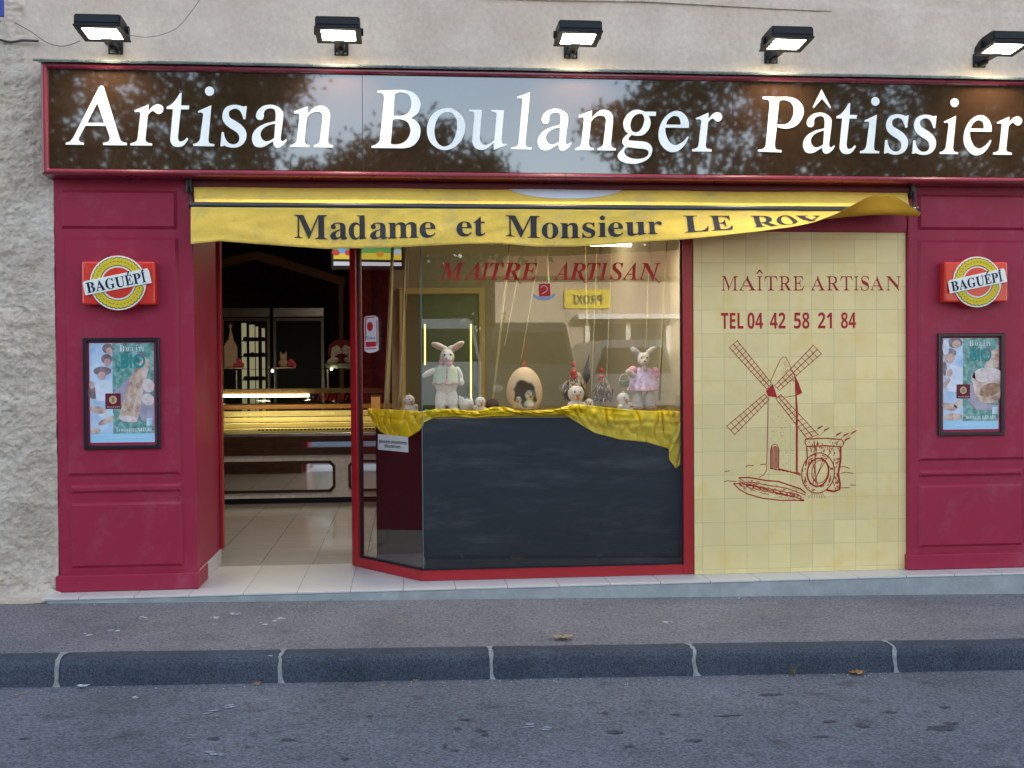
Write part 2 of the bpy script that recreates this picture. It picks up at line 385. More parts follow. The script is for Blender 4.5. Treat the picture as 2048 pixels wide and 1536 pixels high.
for a, b in zip(jx[:-1], jx[1:]):
    vs = []
    n = 8
    for i in range(n+1):
        x = a+.006+(b-a-.012)*i/n
        for (y, z) in prof: vs.append((x, y+.004*noise.noise((x*3, y*9, 0)), zpav(x, -1.25)+z+.004+.003*noise.noise((x*4, z*9, 3))))
    k = len(prof)
    fs = [(i*k+j, (i+1)*k+j, (i+1)*k+(j+1) % k, i*k+(j+1) % k) for i in range(n) for j in range(k)]
    fs += [tuple(range(k)), tuple(n*k+j for j in range(k))[::-1]]
    mb.add(vs, fs, 0, False)
    vs = []; 
    pr = [(-1.195, .002), (-1.25, .003), (-1.29, .0035), (-1.316, -.004), (-1.331, -.021), (-1.339, -.045), (-1.346, -.10), (-1.354, -.125)]
    for q, (y, z) in enumerate(pr):
        wv = .006+.014*abs(noise.noise((b*7, q*1.9, 1)))+(.010 if q in (0, 7) else 0)
        o_ = .012*noise.noise((b*5, q*.5, 5))
        vs += [(b+o_-wv, y-.001, zpav(b, -1.25)+z+.006), (b+o_+wv, y-.001, zpav(b, -1.25)+z+.006)]
    mo.add(vs, [(2*i, 2*i+1, 2*i+3, 2*i+2) for i in range(len(pr)-1)], 0)
mb.build('kerb_stones', kerb_m, KR)
mo.build('mortar_joint', M('mortar', (.25, .25, .26), .9, var=.3, vs=40, bump=.5, bs=120), KR)
mb = MB()
def patch(u, v): return (-2.35+.45*u+.02*noise.noise((0, v*5, 1)), -1.3365-.0005-.016*v*(.1/.145)-.001, zpav(-2.1, -1.25)-.05-.06*v+.008*noise.noise((u*8, v, 2)))
mb.grid(12, 4, patch); mb.build('mortar_patch', M('mortar_patch_mat', (.17, .19, .2), .9, var=.25, vs=30), KR)
# paint flecks: splashes on pavement and road
def splash(px, py, L, w, road=False, n=9, seed=0):
    rnd = random.Random(seed); mb = MB()
    for k in range(n):
        p = (onroad if road else onpl)(px+rnd.uniform(-L, L), py+rnd.uniform(-w, w))
        z = (zroad(p.x) if road else zpav(p.x, p.y))+.003
        r = rnd.uniform(.003, .013); m = 9
        pts = [(p.x+r*1.6*math.cos(2*PI*i/m)*(.5+rnd.random()*.7), p.y+r*math.sin(2*PI*i/m)*(.5+rnd.random()*.7), z+k*.0001) for i in range(m)]
        mb.add(pts, [tuple(range(m))])
    return mb
pm = M('worn_white_paint', (.45, .46, .52), .8, var=.3, vs=60)
mb = MB()
for i, (a, b, L, w_, rd) in enumerate([(428, 1236, 10, 2, 0), (474, 1228, 12, 2, 0), (536, 1246, 16, 4, 0), (565, 1238, 10, 2, 0), (176, 1270, 10, 2, 0), (230, 1262, 12, 2, 0), (536, 1309, 10, 5, 0), (288, 1236, 8, 2, 0), (1338, 1246, 8, 2, 0)]):
    q = splash(a, b, L, w_, False, 6, i); mb.add(q.v, q.f)
tag(mb.build('paint_spots', pm), 'small worn white paint splashes scattered on the grey pavement', 'paint marks', kind='stuff')
mb = MB()
for i, (a, b, L, w_) in enumerate([(425, 1428, 18, 8), (455, 1414, 10, 3), (1060, 1452, 12, 4), (1090, 1458, 10, 3), (430, 1508, 16, 8), (270, 1398, 4, 2)]):
    q = splash(a, b, L, w_, True, 8, 40+i); mb.add(q.v, q.f)
tag(mb.build('road_paint_spots', M('faded_road_paint', (.26, .27, .32), .8, var=.3, vs=60)), 'faded pale paint specks on the road below the kerb', 'paint marks', kind='stuff')
# dark oil stains
mb = MB(); rnd = random.Random(5)
for (px, py, a, b) in [(1880, 1457, 46, 9), (1905, 1447, 24, 5), (1725, 1453, 22, 6), (1390, 1482, 26, 4), (1640, 1474, 30, 3), (1540, 1390, 40, 4), (1890, 1415, 18, 4), (1455, 1432, 55, 2), (1350, 1430, 20, 3), (1660, 1444, 24, 4), (575, 1480, 24, 5), (428, 1478, 18, 6), (495, 1495, 9, 4), (690, 1518, 14, 5), (930, 1440, 24, 4), (915, 1458, 14, 5), (960, 1462, 14, 7), (970, 1470, 12, 6), (890, 1492, 9, 7), (910, 1502, 9, 4), (740, 1433, 10, 3), (1210, 1427, 14, 4), (1230, 1465, 30, 6), (1260, 1493, 20, 4), (1780, 1425, 20, 4), (50, 1478, 20, 3), (1325, 1468, 10, 3)]:
    p = onroad(px, py); q = onroad(px+a, py); q2 = onroad(px, py+b); rx = (q-p).length*.8; ry = abs(q2.y-p.y)*.8
    n = 18
    mb.add([(p.x+rx*math.cos(2*PI*i/n)*(.45+.6*rnd.random()), p.y+ry*math.sin(2*PI*i/n)*(.45+.6*rnd.random()), zroad(p.x)+.0025) for i in range(n)], [tuple(range(n))])
tag(mb.build('road_stains', asphalt('oil_stain', (.06, .06, .072), patch=.3)), kind='structure')

# step (tiled plinth)
SY = -.175
def tile_floor(name, col, px, ox, py, oy, joint, rough=.25, gap=.0035, var=.06):
    m = bpy.data.materials.new(name); m.use_nodes = True; t = m.node_tree; b = t.nodes['Principled BSDF']; L = t.links.new
    tc = N(t, 'ShaderNodeTexCoord').outputs['Object']; s = N(t, 'ShaderNodeSeparateXYZ'); L(tc, s.inputs[0])
    def line(o, p, off):
        a = N(t, 'ShaderNodeMath', operation='SUBTRACT'); L(o, a.inputs[0]); a.inputs[1].default_value = off
        d = N(t, 'ShaderNodeMath', operation='DIVIDE'); L(a.outputs[0], d.inputs[0]); d.inputs[1].default_value = p
        fl = N(t, 'ShaderNodeMath', operation='FLOOR'); L(d.outputs[0], fl.inputs[0])
        fr = N(t, 'ShaderNodeMath', operation='FRACT'); L(d.outputs[0], fr.inputs[0])
        c = N(t, 'ShaderNodeMath', operation='LESS_THAN'); L(fr.outputs[0], c.inputs[0]); c.inputs[1].default_value = gap/p
        return fl.outputs[0], c.outputs[0]
    fx, lx = line(s.outputs[0], px, ox); fy, ly = line(s.outputs[py[1]], py[0], oy)
    mxx = N(t, 'ShaderNodeMath', operation='MAXIMUM'); L(lx, mxx.inputs[0]); L(ly, mxx.inputs[1])
    cb = N(t, 'ShaderNodeCombineXYZ'); L(fx, cb.inputs[0]); L(fy, cb.inputs[1])
    wn = N(t, 'ShaderNodeTexWhiteNoise'); L(cb.outputs[0], wn.inputs[0])
    n = N(t, 'ShaderNodeTexNoise'); n.inputs['Scale'].default_value = 9; n.inputs['Detail'].default_value = 5; L(tc, n.inputs['Vector'])
    ad = N(t, 'ShaderNodeMath', operation='ADD'); L(wn.outputs['Value'], ad.inputs[0]); L(n.outputs[0], ad.inputs[1])
    r = N(t, 'ShaderNodeMapRange'); r.inputs['From Max'].default_value = 2; r.inputs['To Min'].default_value = 1-var; r.inputs['To Max'].default_value = 1+var; L(ad.outputs[0], r.inputs[0])
    mx = N(t, 'ShaderNodeMix', data_type='RGBA', blend_type='MULTIPLY'); mx.inputs[0].default_value = 1; mx.inputs[6].default_value = tuple(col)+(1,); L(r.outputs[0], mx.inputs[7])
    m2 = N(t, 'ShaderNodeMix', data_type='RGBA'); L(mxx.outputs[0], m2.inputs[0]); L(mx.outputs[2], m2.inputs[6]); m2.inputs[7].default_value = tuple(joint)+(1,)
    L(m2.outputs[2], b.inputs['Base Color']); b.inputs['Roughness'].default_value = rough
    inv = N(t, 'ShaderNodeMath', operation='SUBTRACT'); inv.inputs[0].default_value = 1; L(mxx.outputs[0], inv.inputs[1])
    wv = N(t, 'ShaderNodeTexNoise'); wv.inputs['Scale'].default_value = 14; L(tc, wv.inputs['Vector'])
    a2 = N(t, 'ShaderNodeMath', operation='ADD'); L(inv.outputs[0], a2.inputs[0]); L(wv.outputs[0], a2.inputs[1])
    bp = N(t, 'ShaderNodeBump'); bp.inputs['Strength'].default_value = .35; bp.inputs['Distance'].default_value = .004; L(a2.outputs[0], bp.inputs['Height']); L(bp.outputs[0], b.inputs['Normal'])
    return m
step_tile = tile_floor('step_tile', (.56, .53, .51), .305, -.33, (5.0, 1), -4.3, (.12, .11, .11), rough=.35)
inner_tile = tile_floor('floor_tile', (.44, .415, .41), .345, -.275, (.345, 1), .72, (.1, .09, .09), rough=.16)
ST = empty('front_step', (0, 0, 0), 'low grey concrete step topped with pale rectangular tiles along the shopfront', 'step')
mb = MB(); mb.box(-2.03, 6, SY+.006, .4, -.3, -.012, .006); mb.build('plinth', M('step_concrete', (.30, .32, .32), .85, var=.2, vs=5, bump=.4, bs=60, dirt=((.42, .42, .41), .6, 3)), ST)
mb = MB(); mb.box(-2.06, 6, SY, .72, -.012, 0, .002); mb.build('tiling', step_tile, ST)
mb = MB(); mb.add([(-3.2, .722, 0), (4.2, .722, 0), (4.2, 7.6, 0), (-3.2, 7.6, 0)], [(0, 1, 2, 3)]); tag(mb.build('shop_floor', inner_tile), kind='structure')
# ------------------------------------------------------------------ rendered house wall
def wall_mat(name, col, col2, bump, bs, rough=.95, mott=.12):
    m = bpy.data.materials.new(name); m.use_nodes = True; t = m.node_tree; b = t.nodes['Principled BSDF']; L = t.links.new
    tc = N(t, 'ShaderNodeTexCoord').outputs['Object']
    n1 = N(t, 'ShaderNodeTexNoise'); n1.inputs['Scale'].default_value = 2.2; n1.inputs['Detail'].default_value = 8; n1.inputs['Roughness'].default_value = .65; L(tc, n1.inputs['Vector'])
    r = N(t, 'ShaderNodeMapRange'); r.inputs['From Min'].default_value = .35; r.inputs['From Max'].default_value = .65; L(n1.outputs[0], r.inputs[0])
    mx = N(t, 'ShaderNodeMix', data_type='RGBA'); L(r.outputs[0], mx.inputs[0]); mx.inputs[6].default_value = tuple(col)+(1,); mx.inputs[7].default_value = tuple(col2)+(1,)
    n2 = N(t, 'ShaderNodeTexNoise'); n2.inputs['Scale'].default_value = 30; n2.inputs['Detail'].default_value = 6; L(tc, n2.inputs['Vector'])
    r2 = N(t, 'ShaderNodeMapRange'); r2.inputs['From Min'].default_value = .3; r2.inputs['From Max'].default_value = .7; r2.inputs['To Min'].default_value = 1-mott; r2.inputs['To Max'].default_value = 1+mott; L(n2.outputs[0], r2.inputs[0])
    m2 = N(t, 'ShaderNodeMix', data_type='RGBA', blend_type='MULTIPLY'); m2.inputs[0].default_value = 1; L(mx.outputs[2], m2.inputs[6]); L(r2.outputs[0], m2.inputs[7])
    L(m2.outputs[2], b.inputs['Base Color']); b.inputs['Roughness'].default_value = rough; b.inputs['Specular IOR Level'].default_value = .15
    n3 = N(t, 'ShaderNodeTexNoise'); n3.inputs['Scale'].default_value = bs; n3.inputs['Detail'].default_value = 8; n3.inputs['Roughness'].default_value = .6; L(tc, n3.inputs['Vector'])
    bp = N(t, 'ShaderNodeBump'); bp.inputs['Strength'].default_value = bump; bp.inputs['Distance'].default_value = .012; L(n3.outputs[0], bp.inputs['Height']); L(bp.outputs[0], b.inputs['Normal'])
    return m
smooth_r = wall_mat('smooth_render', (.56, .43, .34), (.66, .53, .43), .65, 22, mott=.07)
rough_r = wall_mat('rough_render', (.46, .375, .29), (.64, .55, .46), .95, 70)
WL = empty('building_wall', (0, 0, 0), 'old house wall in beige render, rough at the left, smooth above the sign', 'wall')
def lump(x, z, k=1.0):
    p = Vector((x*9, z*11, 0)); q = Vector((x*26, z*30, 4))
    rd = 1-abs(noise.noise(q))*2
    return k*(.020*noise.noise(p*.35)+.012*noise.fractal(p*1.3, .8, 2.1, 3)+.011*max(0, rd-.35)+.004*noise.noise(q*2.7))
mb = MB(); WX0 = -3.1; XE = -2.013
def wl(u, v):
    x = WX0+(XE-WX0)*u; z = -.25+(3.9+.25)*v
    up = max(0, min(1, (z-2.95)/.2)); ed = max(0, min(1, (XE-x)/.12))
    k = 1-up*(1 if x > -2.16 else max(0, 1-(x+2.4)/.2) if x > -2.4 else .0)
    k = max(.08, k)
    y = -.018*ed*(1-up*.6)-lump(x, z, k*(.6+.4*ed))
    if z < .15: y -= .03*(.15-z)
    if ed > .6 and z < 2.44: y = min(y, -.006)
    return (x, y, z)
mb.grid(150, 520, wl)
for k, f in enumerate(mb.f):
    x, _, z_ = mb.v[f[0]]
    if z_ > 2.98+.10*noise.noise((x*5, 0, 2))+max(0, -x-2.12)*1.8+.05*noise.noise((x*14, z_*14, 2)): mb.m[k] = 1
mb.build('rough_render', [rough_r, smooth_r], WL)
mb = MB()
def wt(u, v):
    x = XE+.0+(6-XE)*u; z = 2.5+(3.9-2.5)*v
    # boundary of the rougher old render in the upper right corner
    zb = 3.52-.035*max(0, x-2.6)-.02*noise.noise((x*6, 0, 0))+.01*noise.noise((x*22, 0, 0))
    k = .10
    if x > 2.62 and z > zb: k = min(.75, .1+(z-zb)*14)
    y = -lump(x, z, k)*.6+.003*noise.noise((x*1.5, z*2, 9))
    if z < zb-0.005 and x > 2.55: y -= .006
    return (x, y, z)
mb.grid(360, 80, wt); mb.build('smooth_render', smooth_r, WL)
mb = MB(); mb.box(-14, WX0+.001, .0, .4, -.3, 8); mb.box(WX0, 14, .02, .4, 3.88, 8); mb.box(3.96, 14, 0.01, .4, -.3, 3.89); mb.box(WX0, XE-.01, .06, .4, -.3, 3.88); mb.box(XE-.01, 3.96, .075, .4, 2.44, 3.88)
mb.build('masonry', rough_r, WL)
mb = MB()   # thin raised lip of old render near the top edge
a = [at(900, -6, -.0), at(1100, 1, 0), at(1300, 4, 0), at(1530, 17, 0), at(1662, 23, 0)]
vs = []
for p in a: vs += [(p.x, -.012, p.z+.006), (p.x, -.014, p.z-.002), (p.x, .004, p.z-.006)]
mb.add(vs, [(3*i+j, 3*i+3+j, 3*i+4+j, 3*i+1+j) for i in range(len(a)-1) for j in range(2)]); mb.build('render_lip', rough_r, WL)
mb = MB(); rnd = random.Random(3)   # rubble mortar at the foot of the wall
def rub(u, v):
    x = -2.42+.46*u; y = -.02-.16*v*(.6+.4*math.sin(u*PI)); return (x, y, zpav(x, y)+.002+.035*(1-v)**2*(1+noise.noise((x*9, y*9, 0)))+.01*noise.noise((x*25, y*25, 0))*(1-v))
mb.grid(40, 14, rub); mb.build('mortar_fillet', rough_r, WL)
# ------------------------------------------------------------------ shop room
RM = empty('shop_room', (0, 0, 0), 'dim shop room behind the open doorway with dark brown brick walls', 'room')
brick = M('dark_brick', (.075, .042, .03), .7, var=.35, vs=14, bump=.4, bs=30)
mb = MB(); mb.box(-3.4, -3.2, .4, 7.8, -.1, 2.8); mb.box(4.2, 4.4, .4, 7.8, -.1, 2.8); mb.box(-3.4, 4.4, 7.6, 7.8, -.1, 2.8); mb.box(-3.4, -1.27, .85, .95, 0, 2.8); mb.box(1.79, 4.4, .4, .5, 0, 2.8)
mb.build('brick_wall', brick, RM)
MB().box(-3.4, 4.4, .41, 7.8, -.4, -.02).build('underfloor_light_block', brick, RM)  # unseen slab added under the floor to stop sun leaking up at the threshold
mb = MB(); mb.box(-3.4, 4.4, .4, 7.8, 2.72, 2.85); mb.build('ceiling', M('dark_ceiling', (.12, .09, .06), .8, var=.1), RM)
mb = MB(); mb.box(-1.26, 1.79, .02, 1.2, 2.34, 2.435, .004); mb.build('lintel', maroon, RM)
khaki = M('khaki_wall', (.31, .285, .17), .8, var=.12, vs=2, bump=.1)
mb = MB(); mb.box(-.12, 4.2, 3.3, 3.4, 0, 2.72); mb.build('khaki_partition', khaki, RM)
mb = MB(); mb.box(1.772, 1.79, .14, 3.3, 0, 2.34); mb.build('cream_side_wall', M('cream_wall', (.4, .35, .24), .7, var=.06), RM)
#======================================================================== SHOPFRONT
def raised(mb, x0, x1, z0, z1, Y, th=.014, bw=.016):
    vs = [(x0, Y, z0), (x1, Y, z0), (x1, Y, z1), (x0, Y, z1), (x0+bw, Y-th, z0+bw), (x1-bw, Y-th, z0+bw), (x1-bw, Y-th, z1-bw), (x0+bw, Y-th, z1-bw)]
    mb.add(vs, [(4, 5, 6, 7), (0, 1, 5, 4), (1, 2, 6, 5), (2, 3, 7, 6), (3, 0, 4, 7)])
def pillar(x0, x1, panels, back, label, ch=None):
    t = empty('shop_pillar', ((x0+x1)/2, 0, 0), label, 'pillar', 'maroon pillars either side of the shopfront')
    part(MB().box(x0, x1, 0, back, .0, 2.42, .006), 'post', maroon, t)
    for (a, b, c, d) in panels:
        mb = MB(); raised(mb, a, b, c, d, -.0012); part(mb, 'raised_panel', maroon, t)
    part(MB().box(x0-.012, x1+.012, -.02, min(.3, back), .001, .098, .007), 'plinth', maroon, t)
    return t
z = lambda py, px: at(px, py, 0).z
PL = pillar(-2.016, -1.228, [(X_(122, 0, 420), X_(354, 0, 420), z(458, 240), z(381, 240)), (-1.955, X_(359, 0, 700), z(950, 240), z(475, 240)), (-1.94, X_(364, 0, 975), z(985, 240), z(968, 240)), (-1.94, X_(366, 0, 1060), z(1134, 240), z(1004, 240))], .83, 'left maroon wooden pillar with raised panels beside the open doorway')
part(MB().box(-1.2275, -1.222, .06, .82, .001, .1, .001), 'skirting_tile', step_tile, PL)
part(MB().box(-1.227, -1.205, .80, .86, .1, 2.34, .003), 'door_jamb', redp, PL)
PR = pillar(3.122, 3.95, [(3.185, 3.885, z(460, 1940), z(390, 1940)), (3.185, 3.885, z(920, 1940), z(481, 1940)), (3.185, 3.87, z(952, 1940), z(938, 1940)), (3.185, 3.87, z(1092, 1940), z(968, 1940))], .3, 'right maroon wooden pillar with raised panels beside the yellow tiled wall')
# ------------------------------------------------------------------ fascia sign
SX0, SX1 = at(84, 240, -.13).x, 4.5
ztop = (at(100, 147, -.13).z+at(1024, 149, -.13).z+at(2046, 173, -.13).z)/3
zbot = (at(100, 338, -.13).z+at(1024, 340, -.13).z+at(2046, 353, -.13).z)/3
zo1 = ztop+.038; zo0 = zbot-.045
SG = empty('fascia_sign', (1.1, 0, zo0), 'long glossy brown fascia sign with white serif letters and red moulding', 'shop sign')
j = [SX0+.035, at(725, 240, -.13).x, at(1466, 240, -.13).x, SX1-.03]
for a, b in zip(j[:-1], j[1:]):
    part(MB().box(a+.0012, b-.0012, -.128, -.12, zbot-.006, ztop+.004, .0006), 'sign_panel', brownpanel, SG)
part(MB().box(SX0+.02, SX1, -.119, .07, zbot-.03, ztop+.025), 'backing_board', M('backing_board_m', (.03, .012, .012), .6), SG)
def mould(mb, pts, prof, closed=True):
    """sweep (inward, y) profile round a rectangle"""
    n = len(prof); x0, x1, z0, z1 = pts; vs = []
    for (sx, sz, cx, cz) in ((1, 1, x0, z0), (-1, 1, x1, z0), (-1, -1, x1, z1), (1, -1, x0, z1)):
        for (d, y) in prof: vs.append((cx+sx*d, y, cz+sz*d))
    fs = [(c*n+i, c*n+i+1, ((c+1) % 4)*n+i+1, ((c+1) % 4)*n+i) for c in range(4) for i in range(n-1)]
    mb.add([v for v in vs], fs)
def arcprof(w, y0, d, n=7):
    return [(0, .02), (0, y0)]+[(w*.5*(1-math.cos(PI*i/n)), y0-d*math.sin(PI*i/n)) for i in range(1, n)]+[(w, y0), (w, y0+.03)]
mb = MB(); mould(mb, (SX0, SX1, zo0, zo1), arcprof(.036, -.135, .02)); part(mb, 'moulding', signred, SG)
part(MB().box(SX0+.01, SX1, -.12, .03, zo0+.001, zo0+.012), 'soffit', M('sign_soffit', (.09, .012, .02), .5), SG)
mb = MB()
mb.prism([(0, 0)], 0, 0) if False else None
fl = [(-.175, zo1-.006), (-.178, zo1+.004), (-.17, zo1+.012), (.03, zo1+.03), (.03, zo1+.025), (-.165, zo1+.006)]
vs = []; nx = 60
for i in range(nx+1):
    x = SX0-.03+(SX1+.03-SX0)*i/nx
    for (y, zz) in fl: vs.append((x, y+.002*noise.noise((x*2, 0, 0)), zz+.0015*noise.noise((x*3, 7, 0))))
mb.add(vs, [(i*6+k, i*6+(k+1) % 6, (i+1)*6+(k+1) % 6, (i+1)*6+k) for i in range(nx) for k in range(6)], 0, False)
part(mb, 'flashing', galv, SG)
part(MB().box(at(1131, 340, -.15).x-.0015, at(1131, 340, -.15).x+.0015, -.1565, -.14, zo0-.001, zo0+.037), 'moulding_joint', black, SG)
# outlines of the sign's own lettering; a third value marks a corner. (picture x of origin, scale, baseline, loops)
TRACE = {
'A': (120, 7.314, 970, [[(620,100,1),(648,112,1),(870,850,1),(885,890),(915,918),(980,935,1),(980,970,1),(630,970,1),(630,935,1),(700,920),(728,880),(722,830,1),(675,690,1),(375,690,1),(290,850,1),(275,890),(300,925),(350,938,1),(350,970,1),(85,970,1),(88,940,1),(150,920),(205,850,1),(590,112,1)],[(555,350,1),(405,645,1),(652,645,1)]]),
'r': (120, 7.314, 971, [[(1300,372,1),(1300,465,1),(1370,390),(1440,365),(1500,385),(1520,435),(1495,490),(1445,508),(1405,490),(1370,465),(1335,475),(1290,525,1),(1250,880,1),(1262,915),(1290,930),(1345,938,1),(1345,972,1),(1030,972,1),(1030,940,1),(1090,925),(1125,895),(1138,850,1),(1180,520,1),(1175,490),(1150,478),(1105,482,1),(1092,462,1)]]),
't': (120, 7.314, 971, [[(1790,195,1),(1780,380,1),(1898,380,1),(1890,437,1),(1775,437,1),(1730,810,1),(1730,865),(1750,905),(1785,905),(1825,885),(1860,848,1),(1880,868,1),(1840,930),(1790,975),(1725,988),(1660,970),(1622,915),(1618,860,1),(1662,437,1),(1570,435,1),(1568,405,1),(1640,365),(1700,300),(1765,200,1)]]),
'i': (400, 7.314, 970, [[(175,370,1),(125,870,1),(135,915),(160,932),(213,938,1),(208,970,1),(-100,970,1),(-98,938,1),(-50,925),(-10,890),(5,850,1),(52,520,1),(45,490),(20,478),(-20,485,1),(-25,460,1)],[(150,97),(198,117),(218,165),(198,213),(150,233),(102,213),(82,165),(102,117)]]),
's': (400, 7.314, 970, [[(690,378,1),(668,568,1),(638,568,1),(625,520),(590,450),(535,418),(480,425),(435,455),(425,500),(445,550),(510,590),(600,650),(660,720),(680,790),(668,870),(620,940),(550,978),(470,988),(400,975),(345,958),(335,970,1),(298,970,1),(318,762,1),(348,762,1),(358,820),(390,890),(440,930),(500,938),(555,910),(575,860),(565,800),(520,750),(430,695),(360,630),(330,550),(345,460),(400,390),(490,362),(570,365),(640,385),(668,376,1)]]),
'a': (400, 7.314, 970, [[(1218,560,1),(1180,830,1),(1185,870),(1210,885),(1240,870),(1262,850,1),(1272,875,1),(1230,930),(1180,970),(1130,985),(1085,960),(1065,890,1),(1000,930),(940,965),(870,980),(800,960),(765,900),(760,830),(790,750),(860,680),(960,630),(1060,605),(1105,590,1),(1112,500,1),(1105,450),(1080,415),(1030,408),(980,420),(945,450),(935,490),(935,530),(915,570),(875,580),(835,560),(822,510),(850,440),(920,380),(1010,355),(1090,360),(1160,390),(1210,440),(1221,490)],[(1103,628,1),(1085,840,1),(1030,875),(970,890),(920,870),(885,810),(895,745),(940,690),(1020,650)]]),
'n': (400, 7.314, 970, [[(1582,372,1),(1578,485,1),(1640,420),(1710,370),(1790,362),(1860,390),(1900,450),(1905,530,1),(1872,850,1),(1875,895),(1900,925),(1948,938,1),(1942,970,1),(1662,970,1),(1665,940,1),(1715,920),(1745,885),(1755,850,1),(1795,560,1),(1795,500),(1765,455),(1710,445),(1650,460),(1600,495),(1565,545,1),(1530,860,1),(1540,905),(1565,928),(1605,938,1),(1600,970,1),(1320,970,1),(1325,940,1),(1370,925),(1405,895),(1420,850,1),(1458,530,1),(1455,495),(1430,478),(1385,480,1),(1378,452,1)]]),
'B': (730, 6.827, 908, [[(180,130,1),(350,118),(520,110),(640,130),(720,190),(765,290),(745,390),(700,450),(635,493,1),(700,530),(750,600),(760,690),(735,780),(670,860),(590,898),(500,908,1),(90,908,1),(92,880,1),(150,860),(195,820),(205,780,1),(270,230,1),(260,180),(230,158),(178,150,1)],[(412,178,1),(390,465,1),(480,465),(560,445),(615,390),(638,310),(630,230),(590,170),(520,148),(450,152)],[(382,520,1),(352,848,1),(400,858),(470,850),(540,820),(600,750),(622,670),(610,600),(570,540),(500,515),(430,510)]]),
'o': (730, 6.827, 908, [[(1130,352),(1210,365),(1290,420),(1350,500),(1368,610),(1340,740),(1270,840),(1180,905),(1080,928),(980,900),(890,820),(848,700),(855,580),(910,460),(1000,385)],[(1130,408),(1070,420),(1010,470),(965,560),(948,670),(960,760),(1000,840),(1060,875),(1120,870),(1180,830),(1230,740),(1258,620),(1255,520),(1220,450),(1180,415)]]),
'u': (730, 6.827, 908, [[(1600,372,1),(1565,740,1),(1575,800),(1610,845),(1660,850),(1715,825),(1765,780,1),(1800,440,1),(1790,410),(1730,392,1),(1732,372,1),(1900,372,1),(1862,780,1),(1868,815),(1890,835),(1930,830,1),(1935,850,1),(1850,878),(1758,918,1),(1755,820,1),(1700,870),(1640,910),(1580,920),(1510,895),(1470,830),(1468,760,1),(1498,440,1),(1485,408),(1428,395,1),(1428,370,1)]]),
'l': (1000, 8.533, 1138, [[(520,158,1),(435,1030,1),(445,1070),(470,1090),(542,1105,1),(538,1138,1),(190,1138,1),(192,1105,1),(250,1095),(295,1070),(315,1020,1),(388,310,1),(380,275),(350,262),(300,270,1),(298,240,1)]]),
'g': (1220, 8.533, 1000, [[(790,330,1),(785,400,1),(660,402,1),(690,470),(690,560),(650,650),(570,725),(470,745),(370,730,1),(330,770),(312,805),(335,825),(420,833),(560,840),(650,865),(710,930),(718,1010),(680,1100),(600,1170),(480,1215),(370,1225),(250,1205),(160,1160),(128,1100),(150,1040),(210,970),(248,925,1),(215,880),(215,820),(260,750),(315,710,1),(260,660),(232,580),(240,480),(300,380),(390,315),(470,300),(540,310),(600,330,1)],[(500,368),(430,395),(375,460),(350,550),(355,620),(385,670),(430,685),(490,670),(550,600),(585,500),(585,430),(555,380)],[(300,938,1),(450,958),(580,968),(640,990),(660,1030),(640,1080),(580,1120),(480,1140),(370,1130),(280,1090),(240,1030),(255,970)]]),
'e': (1220, 8.533, 1000, [[(1345,600,1),(945,600,1),(948,680),(970,760),(1020,850),(1090,895),(1150,890),(1230,845),(1290,790),(1330,742,1),(1342,760,1),(1290,870),(1200,970),(1100,1015),(1000,1005),(900,930),(840,820),(830,700),(860,560),(940,420),(1050,335),(1150,312),(1240,340),(1310,410),(1345,500),(1349,560)],[(960,548,1),(1205,548,1),(1205,490),(1180,425),(1130,400),(1070,405),(1010,450),(975,500)]]),
'P': (1500, 7.314, 956, [[(190,145,1),(400,148),(560,148),(680,180),(760,260),(785,350),(760,450),(700,540),(620,590),(530,608),(440,600),(392,580,1),(360,850,1),(370,900),(400,918),(460,925,1),(455,958,1),(115,948,1),(118,920,1),(180,912),(220,880),(232,840,1),(290,260,1),(285,210),(255,188),(192,180,1)],[(425,205,1),(392,545,1),(460,552),(540,535),(600,480),(635,400),(640,310),(610,240),(550,200),(480,188)]]),
}
def traced(ch):
    from mathutils.geometry import tessellate_polygon
    ox, k, base, loops = TRACE[ch]; px = ox+sum(q[0] for q in loops[0])/len(loops[0])/k
    mz = (at(px, 192, -.13).z-at(px, 292, -.13).z)/100/k; mx_ = (at(px+50, 250, -.13).x-at(px-50, 250, -.13).x)/100/k; out = []
    for L in loops:
        n = len(L); st = next((i for i in range(n) if len(L[i]) > 2), None); R = []
        for i in range(n):
            i_ = i if st is None else (st+i) % n
            p1, p2 = L[i_], L[(i_+1) % n]; p0 = p1 if len(p1) > 2 else L[i_-1]; p3 = p2 if len(p2) > 2 else L[(i_+2) % n]
            m = 1 if (len(p1) > 2 and len(p2) > 2) else 6
            for q in range(m):
                t = q/m; R.append(tuple(.5*((2*p1[c])+(-p0[c]+p2[c])*t+(2*p0[c]-5*p1[c]+4*p2[c]-p3[c])*t*t+(-p0[c]+3*p1[c]-3*p2[c]+p3[c])*t**3) for c in (0, 1)))
        out.append([(x*mx_, (base-y)*mz) for x, y in R])
    V = []; FF = []; grps = [[out[0], out[1]]] if ch not in 'i' and len(out) == 2 else [[o] for o in out] if ch == 'i' else [out]
    for grp in grps:
        o0 = len(V); V += [q for R in grp for q in R]
        for f in tessellate_polygon([[Vector((x, y, 0)) for x, y in R] for R in grp]):
            f = tuple(i+o0 for i in f); a, b, c = (V[i] for i in f); FF.append(f if (b[0]-a[0])*(c[1]-a[1])-(b[1]-a[1])*(c[0]-a[0]) > 0 else f[::-1])
    x0 = min(v[0] for v in V); return [(x-x0, y) for x, y in V], FF
